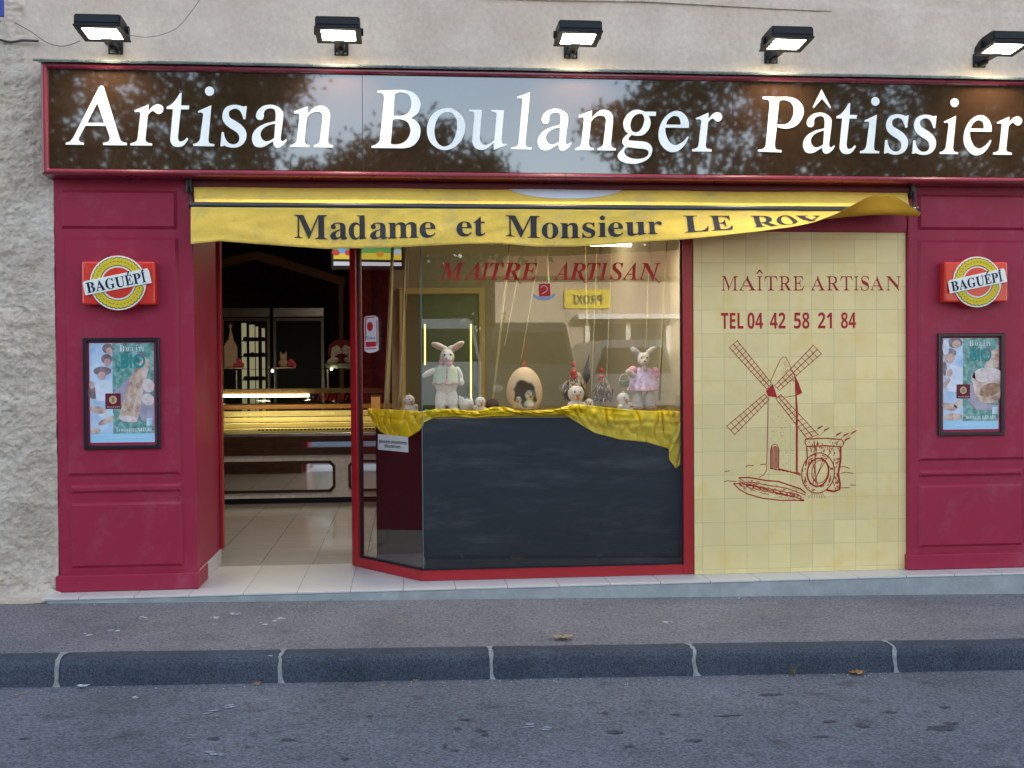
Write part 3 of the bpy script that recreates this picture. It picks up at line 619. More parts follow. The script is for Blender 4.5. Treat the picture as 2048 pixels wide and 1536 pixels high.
# letters: (char, x0, x1) in picture x on the sign plane; straight baselines
LET = [('A', 131.5, 254), ('r', 261, 328), ('t', 334, 379.5), ('i', 386.5, 429.5), ('s', 441, 494.5), ('a', 504, 574), ('n', 580.5, 666.5),
       ('B', 743, 842), ('o', 854, 930.5), ('u', 939, 1013.5), ('l', 1022, 1063.5), ('a', 1075, 1143), ('n', 1150, 1232), ('g', 1235, 1312.5), ('e', 1317, 1378), ('r', 1384, 1444.5),
       ('P', 1515.5, 1607.5), ('a', 1606, 1669.5), ('t', 1673, 1714), ('i', 1720, 1759), ('s', 1768, 1817), ('s', 1824, 1873), ('i', 1879, 1917), ('e', 1927, 1983), ('r', 1986, 2044)]
zb0, zb1 = at(200, 292, -.13).z, at(2000, 312, -.13).z
_a, _b, _c = (at(x, y, -.13) for x, y in ((200, 292), (1000, 295), (1900, 310))); _k = (_c.z-_a.z)/(_c.x-_a.x); _m = (_a.z+_b.z+_c.z)/3-_k*(_a.x+_b.x+_c.x)/3
zbl = lambda x: _m+_k*x
cap = (at(800, 178, -.13).z-at(800, 294, -.13).z)
for ch, a, b in LET:
    mb = MB(); x0 = at(a, 290, -.13).x; x1 = at(b, 290, -.13).x
    GC[(ch, 'traced', 0.0, 0.0, None)] = GC.get((ch, 'traced', 0.0, 0.0, None)) or traced(ch)
    put_glyph(mb, ch, x0, x1, zbl(x0), 1.0, -.1325, st='traced', th=.004)
    o = part(mb, 'letter', white_letter, SG)
mb = MB(); mb.prism([(at(1500+u/7.314, 170+v/7.314, -.13).x, at(1500+u/7.314, 170+v/7.314, -.13).z) for u, v in ((1045, 65), (1182, 325), (1172, 345), (1052, 200), (932, 336), (918, 326))], -.1325, -.1285); part(mb, 'circumflex', white_letter, SG)
# ------------------------------------------------------------------ floodlights
lens_m = M('lit_lens', (1, .93, .8), .3, emit=9, ecol=(1, .92, .72))
def floodlight(loc, label, first):
    t = empty('floodlight', loc, label, 'floodlight', 'floodlights mounted above the fascia sign')
    A = Matrix.Translation((0, -.31, -.012)) @ Matrix.Rotation(math.radians(-5), 4, 'X')   # lens faces the ground, tipped a little outwards
    if first is None:
        mb = MB(); prof = [(-.125, 0), (-.132, .012), (-.132, .062), (-.118, .078), (.03, .082), (.115, .05), (.125, .02), (.125, 0)]   # (y, z) side outline
        bm = bmesh.new(); vv = [[bm.verts.new((x, y, z_)) for y, z_ in prof] for x in (-.143, .143)]
        for i in range(8): bm.faces.new((vv[0][i], vv[0][(i+1) % 8], vv[1][(i+1) % 8], vv[1][i]))
        bm.faces.new(vv[0][::-1]); bm.faces.new(vv[1]); bmesh.ops.recalc_face_normals(bm, faces=bm.faces); bmesh.ops.bevel(bm, geom=list(bm.edges), offset=.008, segments=2, affect='EDGES'); mb.bm(bm, 0, A)
        mb.box(-.148, .148, -.136, -.09, -.009, .004, .004, T=A); mb.box(-.148, .148, .09, .13, -.009, .004, .004, T=A); mb.box(-.148, -.108, -.0905, .0905, -.0088, .004, .003, T=A); mb.box(.108, .148, -.0905, .0905, -.0088, .004, .003, T=A)
        for k in range(7): mb.box(-.105+.035*k-.002, -.105+.035*k+.002, -.08, .03, .078, .083, .001, T=A)
        mb.build('housing', black, t)
        MB().box(-.109, .109, -.089, .089, -.003, .002, .001, T=A).build('lens', lens_m, t)
        for sx in (-1, 1): mb = MB(); mb.tube([(sx*.14, .02, .03), (sx*.160, .02, .03)], .026, 14); mb.v = [tuple(A @ Vector(q)) for q in mb.v]; mb.build('pivot_knob', black, t)
        mb = MB(); mb.box(-.048, .048, -.012, 0, -.06, .03, .004); mb.box(-.03, .03, -.215, -.01, -.035, -.012, .004); mb.box(-.036, .036, -.235, -.195, -.034, .03, .006); mb.box(-.012, .012, -.11, -.01, -.06, -.03, .003)
        mb.build('bracket', black, t)
        for sx in (-.026, .026):
            b = MB(); b.tube([(sx, -.012, -.045), (sx, -.019, -.045)], .010, 12); b.build('bolt', galv, t)
    else:
        for ch in first.children: c = ch.copy(); COL.objects.link(c); c.parent = t
    l = bpy.data.lights.new('flood_lamp', 'SPOT'); l.energy = 3.4; l.color = (1, .80, .52); l.spot_size = math.radians(110); l.spot_blend = .8; l.shadow_soft_size = .05
    lo = bpy.data.objects.new('flood_lamp', l); COL.objects.link(lo); lo.parent = t
    lo.location = A @ Vector((0, 0, -.02)); lo.rotation_euler = Vector((0, .35, -1)).to_track_quat('-Z', 'Y').to_euler()
    return t
f0 = None
for (px, py, lb) in [(232, 97, 'leftmost lit black floodlight above the letter A of the sign'), (683, 100, 'lit black floodlight above the end of the first sign word'), (1141, 106, 'middle lit black floodlight above the long central sign word'),
                     (1541, 116, 'lit black floodlight above the capital P of the sign'), (1957, 124, 'rightmost lit black floodlight cut off by the picture edge')]:
    p = at(px, py, -.01); f = floodlight((p.x, -.012, p.z+.015), lb, f0); f.scale = (.86, .9, .86); f0 = f0 or f
# cables on the wall
cab = M('cable', (.06, .055, .06), .6)
def cable(pts, r, label):
    P = [at(a, b, -.03) for a, b in pts]; P = [Vector((p.x, -.035+.006*math.sin(i*2), p.z)) for i, p in enumerate(P)]
    Q = []
    for i in range(len(P)-1):
        p0 = P[max(0, i-1)]; p1 = P[i]; p2 = P[i+1]; p3 = P[min(len(P)-1, i+2)]
        for k in range(6):
            t = k/6; Q.append(.5*((2*p1)+(-p0+p2)*t+(2*p0-5*p1+4*p2-p3)*t*t+(-p0+3*p1-3*p2+p3)*t**3))
    Q.append(P[-1]); mb = MB(); mb.tube(Q, r, 6); return tag(mb.build('wall_cable', cab), label, 'cable', 'cables on the house wall')
cable([(-6, 78), (20, 84), (48, 82), (78, 83)], .007, 'short thick dark cable stub on the rough wall at upper left')
cable([(30, 46), (60, 62), (95, 86), (128, 93), (160, 82)], .0022, 'thin sagging cable from the rough wall to the leftmost floodlight')
cable([(255, 70), (300, 74), (350, 60), (378, 30), (402, -4)], .0015, 'thin cable curving up to the right of the leftmost floodlight')
mb = MB(); p = at(-8, -20, -.12); q = at(8, 34, -.12); mb.box(p.x, q.x, -.13, -.11, q.z, p.z, .004); tag(mb.build('street_sign', M('blue_enamel', (.03, .05, .3), .3)), 'sliver of a blue plate on the wall at the top left corner', 'sign')
# ------------------------------------------------------------------ tiled wall
TY = .028
def tiles_mat():
    m = tile_floor('yellow_wall_tile', (.72, .57, .27), .1395, at(1438.5, 700, TY).x, (.1455, 2), at(1600, 761, TY).z, (.48, .41, .22), rough=.2, gap=.0028, var=.12)
    t = m.node_tree; b = t.nodes['Principled BSDF']; L = t.links.new
    src = b.inputs['Base Color'].links[0].from_socket
    tc = N(t, 'ShaderNodeTexCoord').outputs['Object']; n = N(t, 'ShaderNodeTexNoise'); n.inputs['Scale'].default_value = 6; n.inputs['Detail'].default_value = 4; L(tc, n.inputs['Vector'])
    r = N(t, 'ShaderNodeMapRange'); r.inputs['From Min'].default_value = .52; r.inputs['From Max'].default_value = .7; r.inputs['To Max'].default_value = .6; L(n.outputs[0], r.inputs[0])
    mx = N(t, 'ShaderNodeMix', data_type='RGBA'); mx.inputs[7].default_value = (.70, .50, .17, 1); L(src, mx.inputs[6]); L(r.outputs[0], mx.inputs[0]); L(mx.outputs[2], b.inputs['Base Color'])
    return m
TW = empty('tiled_wall', (2.4, TY, 0), 'pale yellow tiled wall panel painted with a red windmill and phone number', 'wall')
ttop = at(1600, 464, TY).z
part(MB().box(1.765, 3.12, TY, .3, 0.001, ttop), 'tiles', tiles_mat(), TW)
part(MB().box(1.765, 3.12, TY-.02, .3, ttop, 2.43, .003), 'header', maroon, TW)
redink = M('red_glaze', (.36, .02, .022), .4, var=.12, vs=30)
PY = TY-.0012
def tpt(px, py): p = at(px, py, PY); return (p.x, p.z)
mb = MB()
for ch, a, b in [('M', 1443, 1476), ('A', 1478, 1512), ('I', 1514, 1525), ('T', 1529, 1555), ('R', 1558, 1583), ('E', 1586, 1608), ('A', 1622, 1650), ('R', 1653, 1679), ('T', 1681, 1705), ('I', 1708, 1717), ('S', 1721, 1738), ('A', 1741, 1768), ('N', 1772, 1802)]:
    put_glyph(mb, ch, tpt(a, 580)[0], tpt(b, 580)[0], tpt(1620, 581)[1], .088/.676, PY, th=0, thin=(.04, .03, .3))
circumflex(mb, tpt(1512, 545)[0], tpt(1527, 545)[0], tpt(1520, 548)[1], tpt(1520, 539)[1], PY, .0004)
part(mb, 'shop_title_lettering', redink, TW)
mb = MB()
for ch, a, b in [('TEL', 1442, 1487), ('04', 1495, 1526), ('42', 1540, 1571), ('58', 1588, 1619), ('21', 1636, 1664), ('84', 1682, 1712)]:
    put_glyph(mb, ch, tpt(a, 650)[0], tpt(b, 650)[0], tpt(1580, 657)[1], .098/.714, PY, st='sans', th=0)
part(mb, 'phone_number_lettering', M('red_sans_glaze', (.42, .015, .03), .4), TW)
def m_(u, v): return tpt(1390+u/3.841, 640+v/3.841)
mb = MB()
def S(pts, wd=.0035, mb_=None): (mb_ or mb).stroke([m_(*p) for p in pts], wd, PY-random.uniform(.0001, .0009))
def lattice(c0, c1, e0, e1, n):
    """sail: inner end c0-c1, outer end e0-e1, n rungs"""
    L = lambda a, b, t: (a[0]+(b[0]-a[0])*t, a[1]+(b[1]-a[1])*t)
    S([c0, e0], .004); S([c1, e1], .004); S([L(c0, c1, .5), L(e0, e1, .5)], .005)
    for k in range(n+1):
        t = k/n; a = L(c0, e0, t); b = L(c1, e1, t); ex = .08
        S([L(a, b, -ex), L(a, b, 1+ex)], .0035)
lattice((552, 530), (590, 488), (265, 212), (325, 160), 12)
lattice((612, 505), (650, 540), (908, 195), (970, 258), 10)
lattice((535, 570), (568, 612), (245, 815), (305, 880), 9)
lattice((622, 605), (658, 572), (862, 912), (945, 880), 10)
mb.add([(q[0], PY-.001, q[1]) for q in (m_(545, 545), m_(598, 490), m_(632, 595), m_(560, 585))], [(0, 1, 2, 3)])
S([(562, 590), (556, 900), (550, 1160), (525, 1190), (490, 1210)], .004)
mb.stroke([m_(768, 430), m_(782, 700), m_(782, 1180)], [.004, .013, .012], PY-.0011)
S([(578, 475), (620, 380), (655, 305), (680, 283), (700, 290), (725, 340), (765, 430), (790, 480), (822, 560), (790, 575), (700, 592), (640, 588)], .0035)
mb.add([(q[0], PY-.0006, q[1]) for q in (m_(768, 430), m_(795, 480), m_(822, 560), m_(785, 578))], [(0, 1, 2, 3)])
S([(578, 1140), (580, 1000), (590, 965), (612, 952), (635, 965), (645, 1000), (642, 1140)], .004)
for k in range(6): S([(588+k*10, 965+abs(k-2.5)*5), (586+k*10, 1138)], .0045)
for k in range(8): S([(575+k*30, 1138+k*5), (600+k*30, 1142+k*6)], .008)
rnd = random.Random(2)
for k in range(60):
    u = rnd.uniform(580, 765); v = rnd.uniform(640, 1120); S([(u, v), (u+rnd.uniform(4, 12), v+rnd.uniform(-3, 3))], .002)
for k in range(46):
    v = rnd.uniform(320, 470); c = 680+(v-300)*.2; u = c+rnd.uniform(-1, 1)*(v-280)*.35; S([(u, v), (u+8, v+9)], .0016)
for pts in ([(385, 1130), (410, 1116), (450, 1118)], [(500, 1112), (545, 1108)], [(222, 1245), (245, 1235), (320, 1240)], [(230, 1165), (265, 1158)], [(1115, 1130), (1140, 1124), (1190, 1140)], [(1118, 1178), (1160, 1168), (1215, 1178)], [(1190, 1268), (1235, 1268)], [(1110, 1290), (1190, 1288)], [(640, 1140), (700, 1155), (770, 1178), (812, 1195)]): S(pts, .0045)
part(mb, 'windmill_drawing', redink, TW)
mb = MB()
S([(850, 915), (1000, 908), (1125, 918), (1145, 945), (1130, 975), (1000, 965), (860, 972), (845, 940), (850, 915)], .007)
S([(858, 975), (862, 1060), (850, 1120)], .008); S([(1118, 975), (1118, 1080), (1100, 1180), (1115, 1260), (1110, 1300), (1070, 1318), (1010, 1305)], .012)
for k in range(90):
    u = rnd.uniform(868, 1110); v = rnd.uniform(925, 1010) if k % 2 else rnd.uniform(1000, 1300)
    if v > 1010: u = rnd.uniform(1062, 1110)
    S([(u, v), (u+rnd.uniform(-6, 10), v+rnd.uniform(8, 24))], .004)
def ring(cx, cy_, rx, ry, tilt, wd, n=40):
    S([(cx+rx*math.cos(2*PI*i/n)*math.cos(tilt)-ry*math.sin(2*PI*i/n)*math.sin(tilt), cy_+rx*math.cos(2*PI*i/n)*math.sin(tilt)+ry*math.sin(2*PI*i/n)*math.cos(tilt)) for i in range(n+1)], wd)
ring(945, 1175, 125, 155, .15, .006); ring(945, 1170, 82, 108, .15, .009); ring(960, 1165, 62, 88, .15, .004)
for (a, b) in (((915, 920), (930, 1290)), ((940, 930), (905, 1280)), ((1070, 960), (900, 1260)), ((990, 1060), (920, 1240)), ((905, 1090), (945, 1275))): S([a, b], .0035)
for k in range(40):
    a = rnd.uniform(0, 2*PI); r = rnd.uniform(.72, .96); u = 945+125*r*math.cos(a); v = 1175+150*r*math.sin(a); S([(u, v), (u-18*math.sin(a), v+18*math.cos(a))], .0055)
for (u, v) in ((955, 830), (1005, 845), (1098, 880), (1155, 885), (1215, 865), (1165, 920)):
    for k in range(6): S([(u-14+k*5, v+10-k*3), (u-8+k*7, v-4-k*3)], .005)
    S([(u-12, v+10), (u-70, v+60)], .0018)
for k in range(7): S([(900+k*12, 1325), (870+k*22, 1370)], .0018)
part(mb, 'flour_sack_drawing', redink, TW)
mb = MB()
S([(335, 1212), (420, 1210), (540, 1232), (640, 1240), (730, 1270), (810, 1295), (850, 1330)], .008)
S([(295, 1255), (340, 1300), (400, 1335), (520, 1370), (660, 1385), (780, 1385), (835, 1388)], .007)
S([(300, 1255), (380, 1262), (520, 1290), (640, 1330), (760, 1355), (840, 1388)], .006)
S([(340, 1215), (380, 1245), (470, 1250), (560, 1270), (700, 1290), (850, 1345)], .005)
for k in range(9):
    u = 370+k*52; v = 1265+k*11; ring(u, v, 34, 13, .45, .005, 16)
for k in range(100):
    t = rnd.random(); u = 330+500*t; v = 1225+90*t+rnd.uniform(-12, 75); S([(u, v), (u+rnd.uniform(8, 24), v+rnd.uniform(0, 10))], .0032)
part(mb, 'bread_drawing', redink, TW)
# ------------------------------------------------------------------ shop window
A_, B_, C_ = Vector((-.317, .62, 0)), Vector((.098, .065, 0)), Vector((1.762, .065, 0))
WN = empty('shop_window', (.9, .065, 0), 'large shop window in a bright red frame with an angled left pane', 'window')
win_glass = glass('window_glass', (.93, .95, .94), 1.72)
def bar(mb, p, q, z0, z1, d, y_in=0, bev=.003):
    p = Vector(p); q = Vector(q); L = (q-p).length; an = math.atan2(q.y-p.y, q.x-p.x)
    mb.box(0, L, -d/2, d/2, z0, z1, bev, T=Matrix.Translation((p.x, p.y, 0)) @ Matrix.Rotation(an, 4, 'Z'))
mb = MB()
u1 = (B_-A_).normalized(); n1 = Vector((u1.y, -u1.x, 0))
def rail(z0, z1, d, i0=0.0):
    pts = []
    nb = (n1+Vector((0, -1, 0))).normalized(); kk = 1/nb.dot(n1)
    o = [A_+n1*d/2, B_+nb*kk*d/2, C_+Vector((0, -d/2, 0))]; i = [A_-n1*d/2, B_-nb*kk*d/2, C_+Vector((0, d/2, 0))]
    vs = [(p.x, p.y, zz) for zz in (z0, z1) for p in o+i]
    fs = [(0, 1, 7, 6), (1, 2, 8, 7), (4, 3, 9, 10), (5, 4, 10, 11), (6, 7, 10, 9), (7, 8, 11, 10), (0, 3, 4, 1), (1, 4, 5, 2), (0, 6, 9, 3), (2, 5, 11, 8)]
    mb.add(vs, fs)
rail(.002, .062, .05); rail(2.2, 2.335, .05)
part(mb, 'rail', redp, WN)
mb = MB(); bar(mb, A_-u1*.03, A_+u1*.035, .003, 2.335, .054); part(mb, 'post', redp, WN)
mb = MB(); bar(mb, C_-Vector((.062, 0, 0)), C_, .003, 2.335, .056); part(mb, 'post', redp, WN)
mb = MB(); rail(.062, .074, .02)
bar(mb, A_+u1*.035, A_+u1*.047, .062, 2.2, .02); bar(mb, C_-Vector((.074, 0, 0)), C_-Vector((.062, 0, 0)), .062, 2.2, .02); part(mb, 'gasket', rubber, WN)
mb = MB(); bar(mb, B_+Vector((.004, 0, 0)), C_-Vector((.07, 0, 0)), .07, 2.2, .008, bev=0); gp = part(mb, 'glass_pane', win_glass, WN)
mb = MB(); bar(mb, A_+u1*.045, B_-u1*.005, .07, 2.2, .008, bev=0); gp2 = part(mb, 'glass_pane', win_glass, WN)
mb = MB(); mb.box(B_.x-.003, B_.x+.003, B_.y-.006, B_.y+.004, .07, 2.2, .001); part(mb, 'glass_joint', M('silicone_joint', (.1, .12, .13), .3), WN)
GY = B_.y-.0052
winred = M('red_vinyl', (.42, .02, .018), .45)
mb = MB()
for ch, a, b in [('M', 880, 929), ('A', 928, 962), ('I', 961, 980), ('T', 980, 1008), ('R', 1004, 1041), ('E', 1041, 1075), ('A', 1108, 1138), ('R', 1138, 1172), ('T', 1174, 1202), ('I', 1198, 1217), ('S', 1219, 1247), ('A', 1244, 1275), ('N', 1276, 1322)]:
    p = at(a, 559, GY); q = at(b, 559, GY); put_glyph(mb, ch, p.x, q.x, at(1100, 560, GY).z, .105/.676, GY, st='bi', th=0)
for (a, b, c) in ((886, 560, 880), (1047, 562, 1035), (1300, 562, 1322)):
    pass
for pts in ([(1030, 552), (1040, 566), (1046, 566)], [(1160, 552), (1170, 565), (1178, 563)], [(886, 528), (882, 533), (886, 538)], [(1310, 556), (1318, 565), (1323, 561)]):
    mb.stroke([(at(a, b, GY).x, at(a, b, GY).z) for a, b in pts], [.007, .006, .003], GY)
part(mb, 'window_lettering', winred, WN)
mb = MB()
q = lambda a, b: (at(a, b, GY).x, at(a, b, GY).z)
mb.prism([q(1078, 568), q(1100, 567), q(1101, 592), q(1078, 593)], GY-.0003, GY+.0001)
n = 20; c = q(1088, 578); mb.prism([(c[0]+.034*math.cos(2*PI*i/n), c[1]+.034*math.sin(2*PI*i/n)) for i in range(n)], GY-.0006, GY-.0002)
part(mb, 'window_emblem', winred, WN)
mb = MB(); c = q(1088, 578)
mb.stroke([(c[0]+.020*math.cos(t), c[1]+.020*math.sin(t)) for t in [PI*.9-i*.32 for i in range(12)]]+[(c[0]-.012, c[1]-.03)], .004, GY-.0008)
part(mb, 'emblem_line', M('pale_vinyl', (.5, .45, .45), .5), WN)
mb = MB(); mb.stroke([q(1066, 589), q(1074, 595), q(1088, 598), (q(1102, 595)), q(1110, 588)], [.012, .018, .022, .018, .012], GY-.0001); part(mb, 'emblem_arc', M('blue_vinyl', (.2, .28, .42), .5), WN)
# sticker on the angled pane
TK = empty('window_sticker', (0, 0, 0), 'white meal voucher sticker with red balloon on the angled window pane', 'sticker')
def onglass(px, py, d=.006):
    """point on the angled pane"""
    v = ray(px, py); P0 = A_+n1*d; t = n1.dot(P0-CAM)/n1.dot(v); return CAM+v*t
def ppoly(mb, pts, d, mi=0): mb.add([onglass(a, b, d) for a, b in pts], [tuple(range(len(pts)))], mi)
mb = MB(); ppoly(mb, [(728, 636), (733, 632), (750, 631), (756, 636), (757, 700), (750, 704), (738, 706), (729, 702)], .0055); mb.build('backing', M('sticker_white', (.62, .62, .66), .4), TK)
mb = MB()
for pts in ([(730, 638), (734, 634), (750, 633), (750, 635), (735, 636), (732, 640), (732, 682), (730, 682)], [(731, 684), (752, 683), (752, 693), (731, 694)], [(753, 640), (754.5, 640), (755, 690), (753, 690)], [(731, 697), (753, 696), (753, 698), (731, 699)]): ppoly(mb, pts, .0062)
ppoly(mb, [(740+6*math.cos(2*PI*i/16), 653+9.5*math.sin(2*PI*i/16)) for i in range(16)], .0062); mb.build('red_print', M('sticker_red', (.5, .02, .03), .4), TK)
mb = MB(); put_glyph(mb, 'Ticket', 730, 751, 0, 8.5, 0, st='bi', th=0, fn=lambda x, z_, d: onglass(x, 678.5-z_, .0064)); mb.build('blue_lettering', M('sticker_blue', (.02, .03, .16), .4), TK)
# ------------------------------------------------------------------ window display
TZ = .995
DS = empty('display_stand', (.9, .3, 0), 'dark slate blue display stand filling the lower half of the shop window', 'display stand')
navy = M('navy_board', (.015, .016, .020), .45, var=.2, vs=4, dirt=((.085, .08, .085), .7, 3.2), bump=.15, bs=40, stretch=(.5, 1, 2.6))
part(MB().box(.108, 1.706, .128, .150, .02, TZ-.02, .002), 'front_board', navy, DS)
mb = MB(); vs = [(.12, .135), (1.77, .135), (1.77, .80), (-.20, .80), (-.20, .64)]
mb.add([(a, b, TZ-.02) for a, b in vs]+[(a, b, TZ) for a, b in vs], [(5, 6, 7, 8, 9), (4, 3, 2, 1, 0)]+[(i, (i+1) % 5, (i+1) % 5+5, i+5) for i in range(5)])
part(mb, 'shelf', M('display_shelf', (.35, .27, .08), .7, var=.2, vs=12), DS)
part(MB().box(-.2, .12, .78, .8, .02, TZ-.02), 'side_board', M('dark_wood', (.009, .006, .006), .5, var=.2), DS)
mb = MB(); mb.add([(.11, .128, .05), (.11, .75, .05), (-.19, .75, .05), (-.19, .60, .05), (.07, .20, .05)], [(0, 1, 2, 3, 4)]); part(mb, 'base_board', M('grey_base', (.12, .12, .14), .6), DS)
satin = M('yellow_satin', (.86, .56, .008), .27, bump=.3, bs=26, var=.10, vs=9)
CL = empty('satin_cloth', (.8, .1, TZ), 'crumpled yellow satin cloth draped over the display stand edge', 'cloth')
def swag(px_pts, Yf, folds, seed, thick=.010):
    """px_pts: (px, ytop, ybot); Yf(px): depth plane"""
    mb = MB(); n = 220; mrows = 30
    xsp = [p[0] for p in px_pts]
    def fn(u, v):
        px = xsp[0]+(xsp[-1]-xsp[0])*u
        yt = np.interp(px, xsp, [p[1] for p in px_pts]); yb = np.interp(px, xsp, [p[2] for p in px_pts])
        py = yt+(yb-yt)*v; Y = Yf(px)
        ph = px*folds-v*2.4+seed+3.4*noise.noise((px*.028, v*.9, seed+9))+1.2*noise.noise((px*.09, v*2.2, seed+2))
        amp = thick*(.3+.7*math.sin(PI*min(1, v*1.1+.1)))
        d = amp*(abs(math.sin(ph))**.6*1.3+.6*noise.noise((px*.06, v*3, seed))+.5*noise.noise((px*.02+v*2.5, v*7, seed+3)))
        p = at(px, py, Y-.0-d); return (p.x, p.y, p.z)
    mb.grid(n, mrows, fn); return mb
part(swag([(736, 816, 829), (760, 818, 862), (782, 819, 876), (800, 820, 882), (818, 821, 874), (838, 823, 862), (856, 822, 838)], lambda px: float(np.interp(px, [733, 856], [.625, .145])), .15, 1.0, .030), 'left_swag', satin, CL, solid=.002)
part(swag([(846, 824, 846), (870, 818, 834), (910, 818, 832), (950, 822, 836), (985, 814, 832), (1010, 814, 832), (1040, 822, 828), (1080, 821, 831), (1120, 817, 828), (1150, 808, 824)], lambda px: .122, .12, 2.0, .020), 'front_roll', satin, CL, solid=.002)
mb = swag([(1122, 815, 824), (1150, 808, 842), (1190, 812, 866), (1240, 818, 879), (1290, 822, 884), (1330, 822, 895), (1363, 823, 905)], lambda px: .122, .10, 5.0, .026); part(mb, 'right_swag', satin, CL, solid=.002)
mb = swag([(1338, 895, 918), (1352, 862, 937), (1364, 824, 925)], lambda px: .105, .16, 3.0, .014); part(mb, 'corner_tail', satin, CL, solid=.002)
mb = MB()
def topc(u, v):
    x = -.19+1.94*u; y0 = .14 if x > .12 else .14+(.12-x)*1.45
    y = y0+.12*v; return (x, y, TZ+.006+.016*max(0, noise.noise((x*9, y*12, 0))+.2)*(1-v*.6)+.02*abs(noise.noise((x*5, 1, 0)))*(1-v))
mb.grid(160, 10, topc); part(mb, 'cloth_top', satin, CL, solid=.002)
# straw, scattered on the shelf
mb = MB(); rnd = random.Random(9)
def straw(px0, px1, Y0, Y1, n, h):
    for k in range(n):
        px = rnd.uniform(px0, px1); Y = rnd.uniform(Y0, Y1); p = at(px, 820, Y); p.z = TZ+rnd.uniform(.004, h); a = rnd.uniform(0, PI); L = rnd.uniform(.015, .04)
        d = Vector((math.cos(a), math.sin(a), rnd.uniform(-.5, .5)))*L; mb.tube([p-d, p+Vector((0, 0, .008)), p+d], .0009, 3, cap=False)
straw(1210, 1365, .22, .6, 420, .035); straw(860, 1210, .28, .6, 200, .016)
tag(mb.build('straw', M('straw', (.32, .22, .08), .8, var=.4, vs=60)), 'loose straw scattered around the figurines in the window', 'straw', kind='stuff')
cer = M('white_ceramic', (.52, .475, .44), .42, var=.16, vs=34, coat=.15, bump=.6, bs=70, dirt=((.45, .25, .2), .45, 16))
cerp = M('cream_ceramic', (.62, .56, .36), .25, var=.08, vs=20, coat=.3)
dk = M('black_glaze', (.01, .01, .012), .2)
beak = M('terracotta_glaze', (.36, .13, .07), .3)
pink = M('pink_cloth', (.55, .28, .33), .7, var=.35, vs=30, bump=.4)
gren = M('sage_cloth', (.42, .47, .32), .8, var=.12, vs=30, bump=.4)
def base(px, Y): p = at(px, 820, Y); return Vector((p.x, Y, TZ+.004))
def G(root, k):   # local->world scale helper: coordinates in picture-pixels at that depth
    s = (root.location.y-CAM.y)/F_PX; return lambda x, y, z_: (root.location.x+x*s*k, root.location.y+y*s*k, root.location.z+z_*s*k), s*k
# --- rabbit boy
t = empty('rabbit_figurine', base(893, .34), 'tall pale rabbit figurine in green waistcoat holding one arm out, left in window', 'figurine')
g, s = G(t, 1.0); mb = MB()
for (c, r, ro) in [((-11, 0, 26), (12, 11, 30), (0, .06, 0)), ((12, 0, 26), (12, 11, 30), (0, -.08, 0)), ((-13, -8, 5), (12, 17, 7), (0, 0, .1)), ((15, -8, 5), (13, 17, 7), (0, 0, -.2)), ((0, 0, 60), (24, 16, 22), (0, 0, 0)), ((0, 0, 84), (20, 13, 18), (0, 0, 0)),
                   ((2, -3, 112), (15, 14, 15), (0, 0, 0)), ((3, -14, 107), (8, 7, 7), (0, 0, 0)), ((-32, -3, 82), (20, 6, 6.5), (0, -.45, .2)), ((26, -4, 78), (6.5, 6, 17), (0, -.3, 0)), ((30, -10, 62), (6, 6, 7), (0, 0, 0))]:
    mb.ell(g(*c), tuple(q*s for q in r), ro)
mb.ell(g(-14, 0, 134), (7*s, 4*s, 17*s), (0, -1.15, 0)); mb.ell(g(22, 0, 134), (7*s, 4*s, 18*s), (0, 1.0, 0)); mb.ell(g(-3, 0, 128), (7*s, 4*s, 9*s), (0, -.5, 0)); mb.ell(g(9, 0, 128), (7*s, 4*s, 9*s), (0, .5, 0))
fuse(mb, .006, 'body', cer, t, 2)
mb = MB()
def vest(u, v):
    a = 2*PI*u-PI/2; rr = (22+4.5*v); zz = 92-34*v+1.2*math.sin(a*9)*v
    return g(rr*math.cos(a), rr*.76*math.sin(a), zz)
mb.grid(60, 10, vest); part(mb, 'waistcoat', gren, t, solid=.006)
mb = MB(); mb.tube([g(26.5*math.cos(a), 21*math.sin(a), 60-2*math.sin(a*8)) for a in [2*PI*i/40 for i in range(41)]], 2.0*s, 6); mb.tube([g(0, -20.5, 60), g(1, -19, 75), g(1, -17.5, 92)], 1.9*s, 6); part(mb, 'trim', M('flowered_trim', (.5, .22, .24), .8, var=.6, vs=70), t)
mb = MB(); mb.ell(g(5, -16, 99), (7*s, 4*s, 6*s)); mb.ell(g(-9, -9, 103), (6*s, 6*s, 6*s)); mb.ell(g(0, -20.5, 110), 2*s); part(mb, 'scarf', M('red_flowered_cloth', (.5, .2, .18), .8, var=.5, vs=60), t)
mb = MB(); mb.ell(g(-4, -15, 117), 1.8*s); mb.ell(g(9, -15, 117), 1.8*s); part(mb, 'eye', dk, t)
mb = MB(); mb.ell(g(-15, -2, 134.2), (4.5*s, 2.6*s, 14*s), (0, -1.15, 0)); mb.ell(g(22, -3, 134), (4.5*s, 2*s, 14*s), (0, 1.0, 0)); part(mb, 'inner_ear', M('pink_ear', (.5, .27, .2), .5), t)
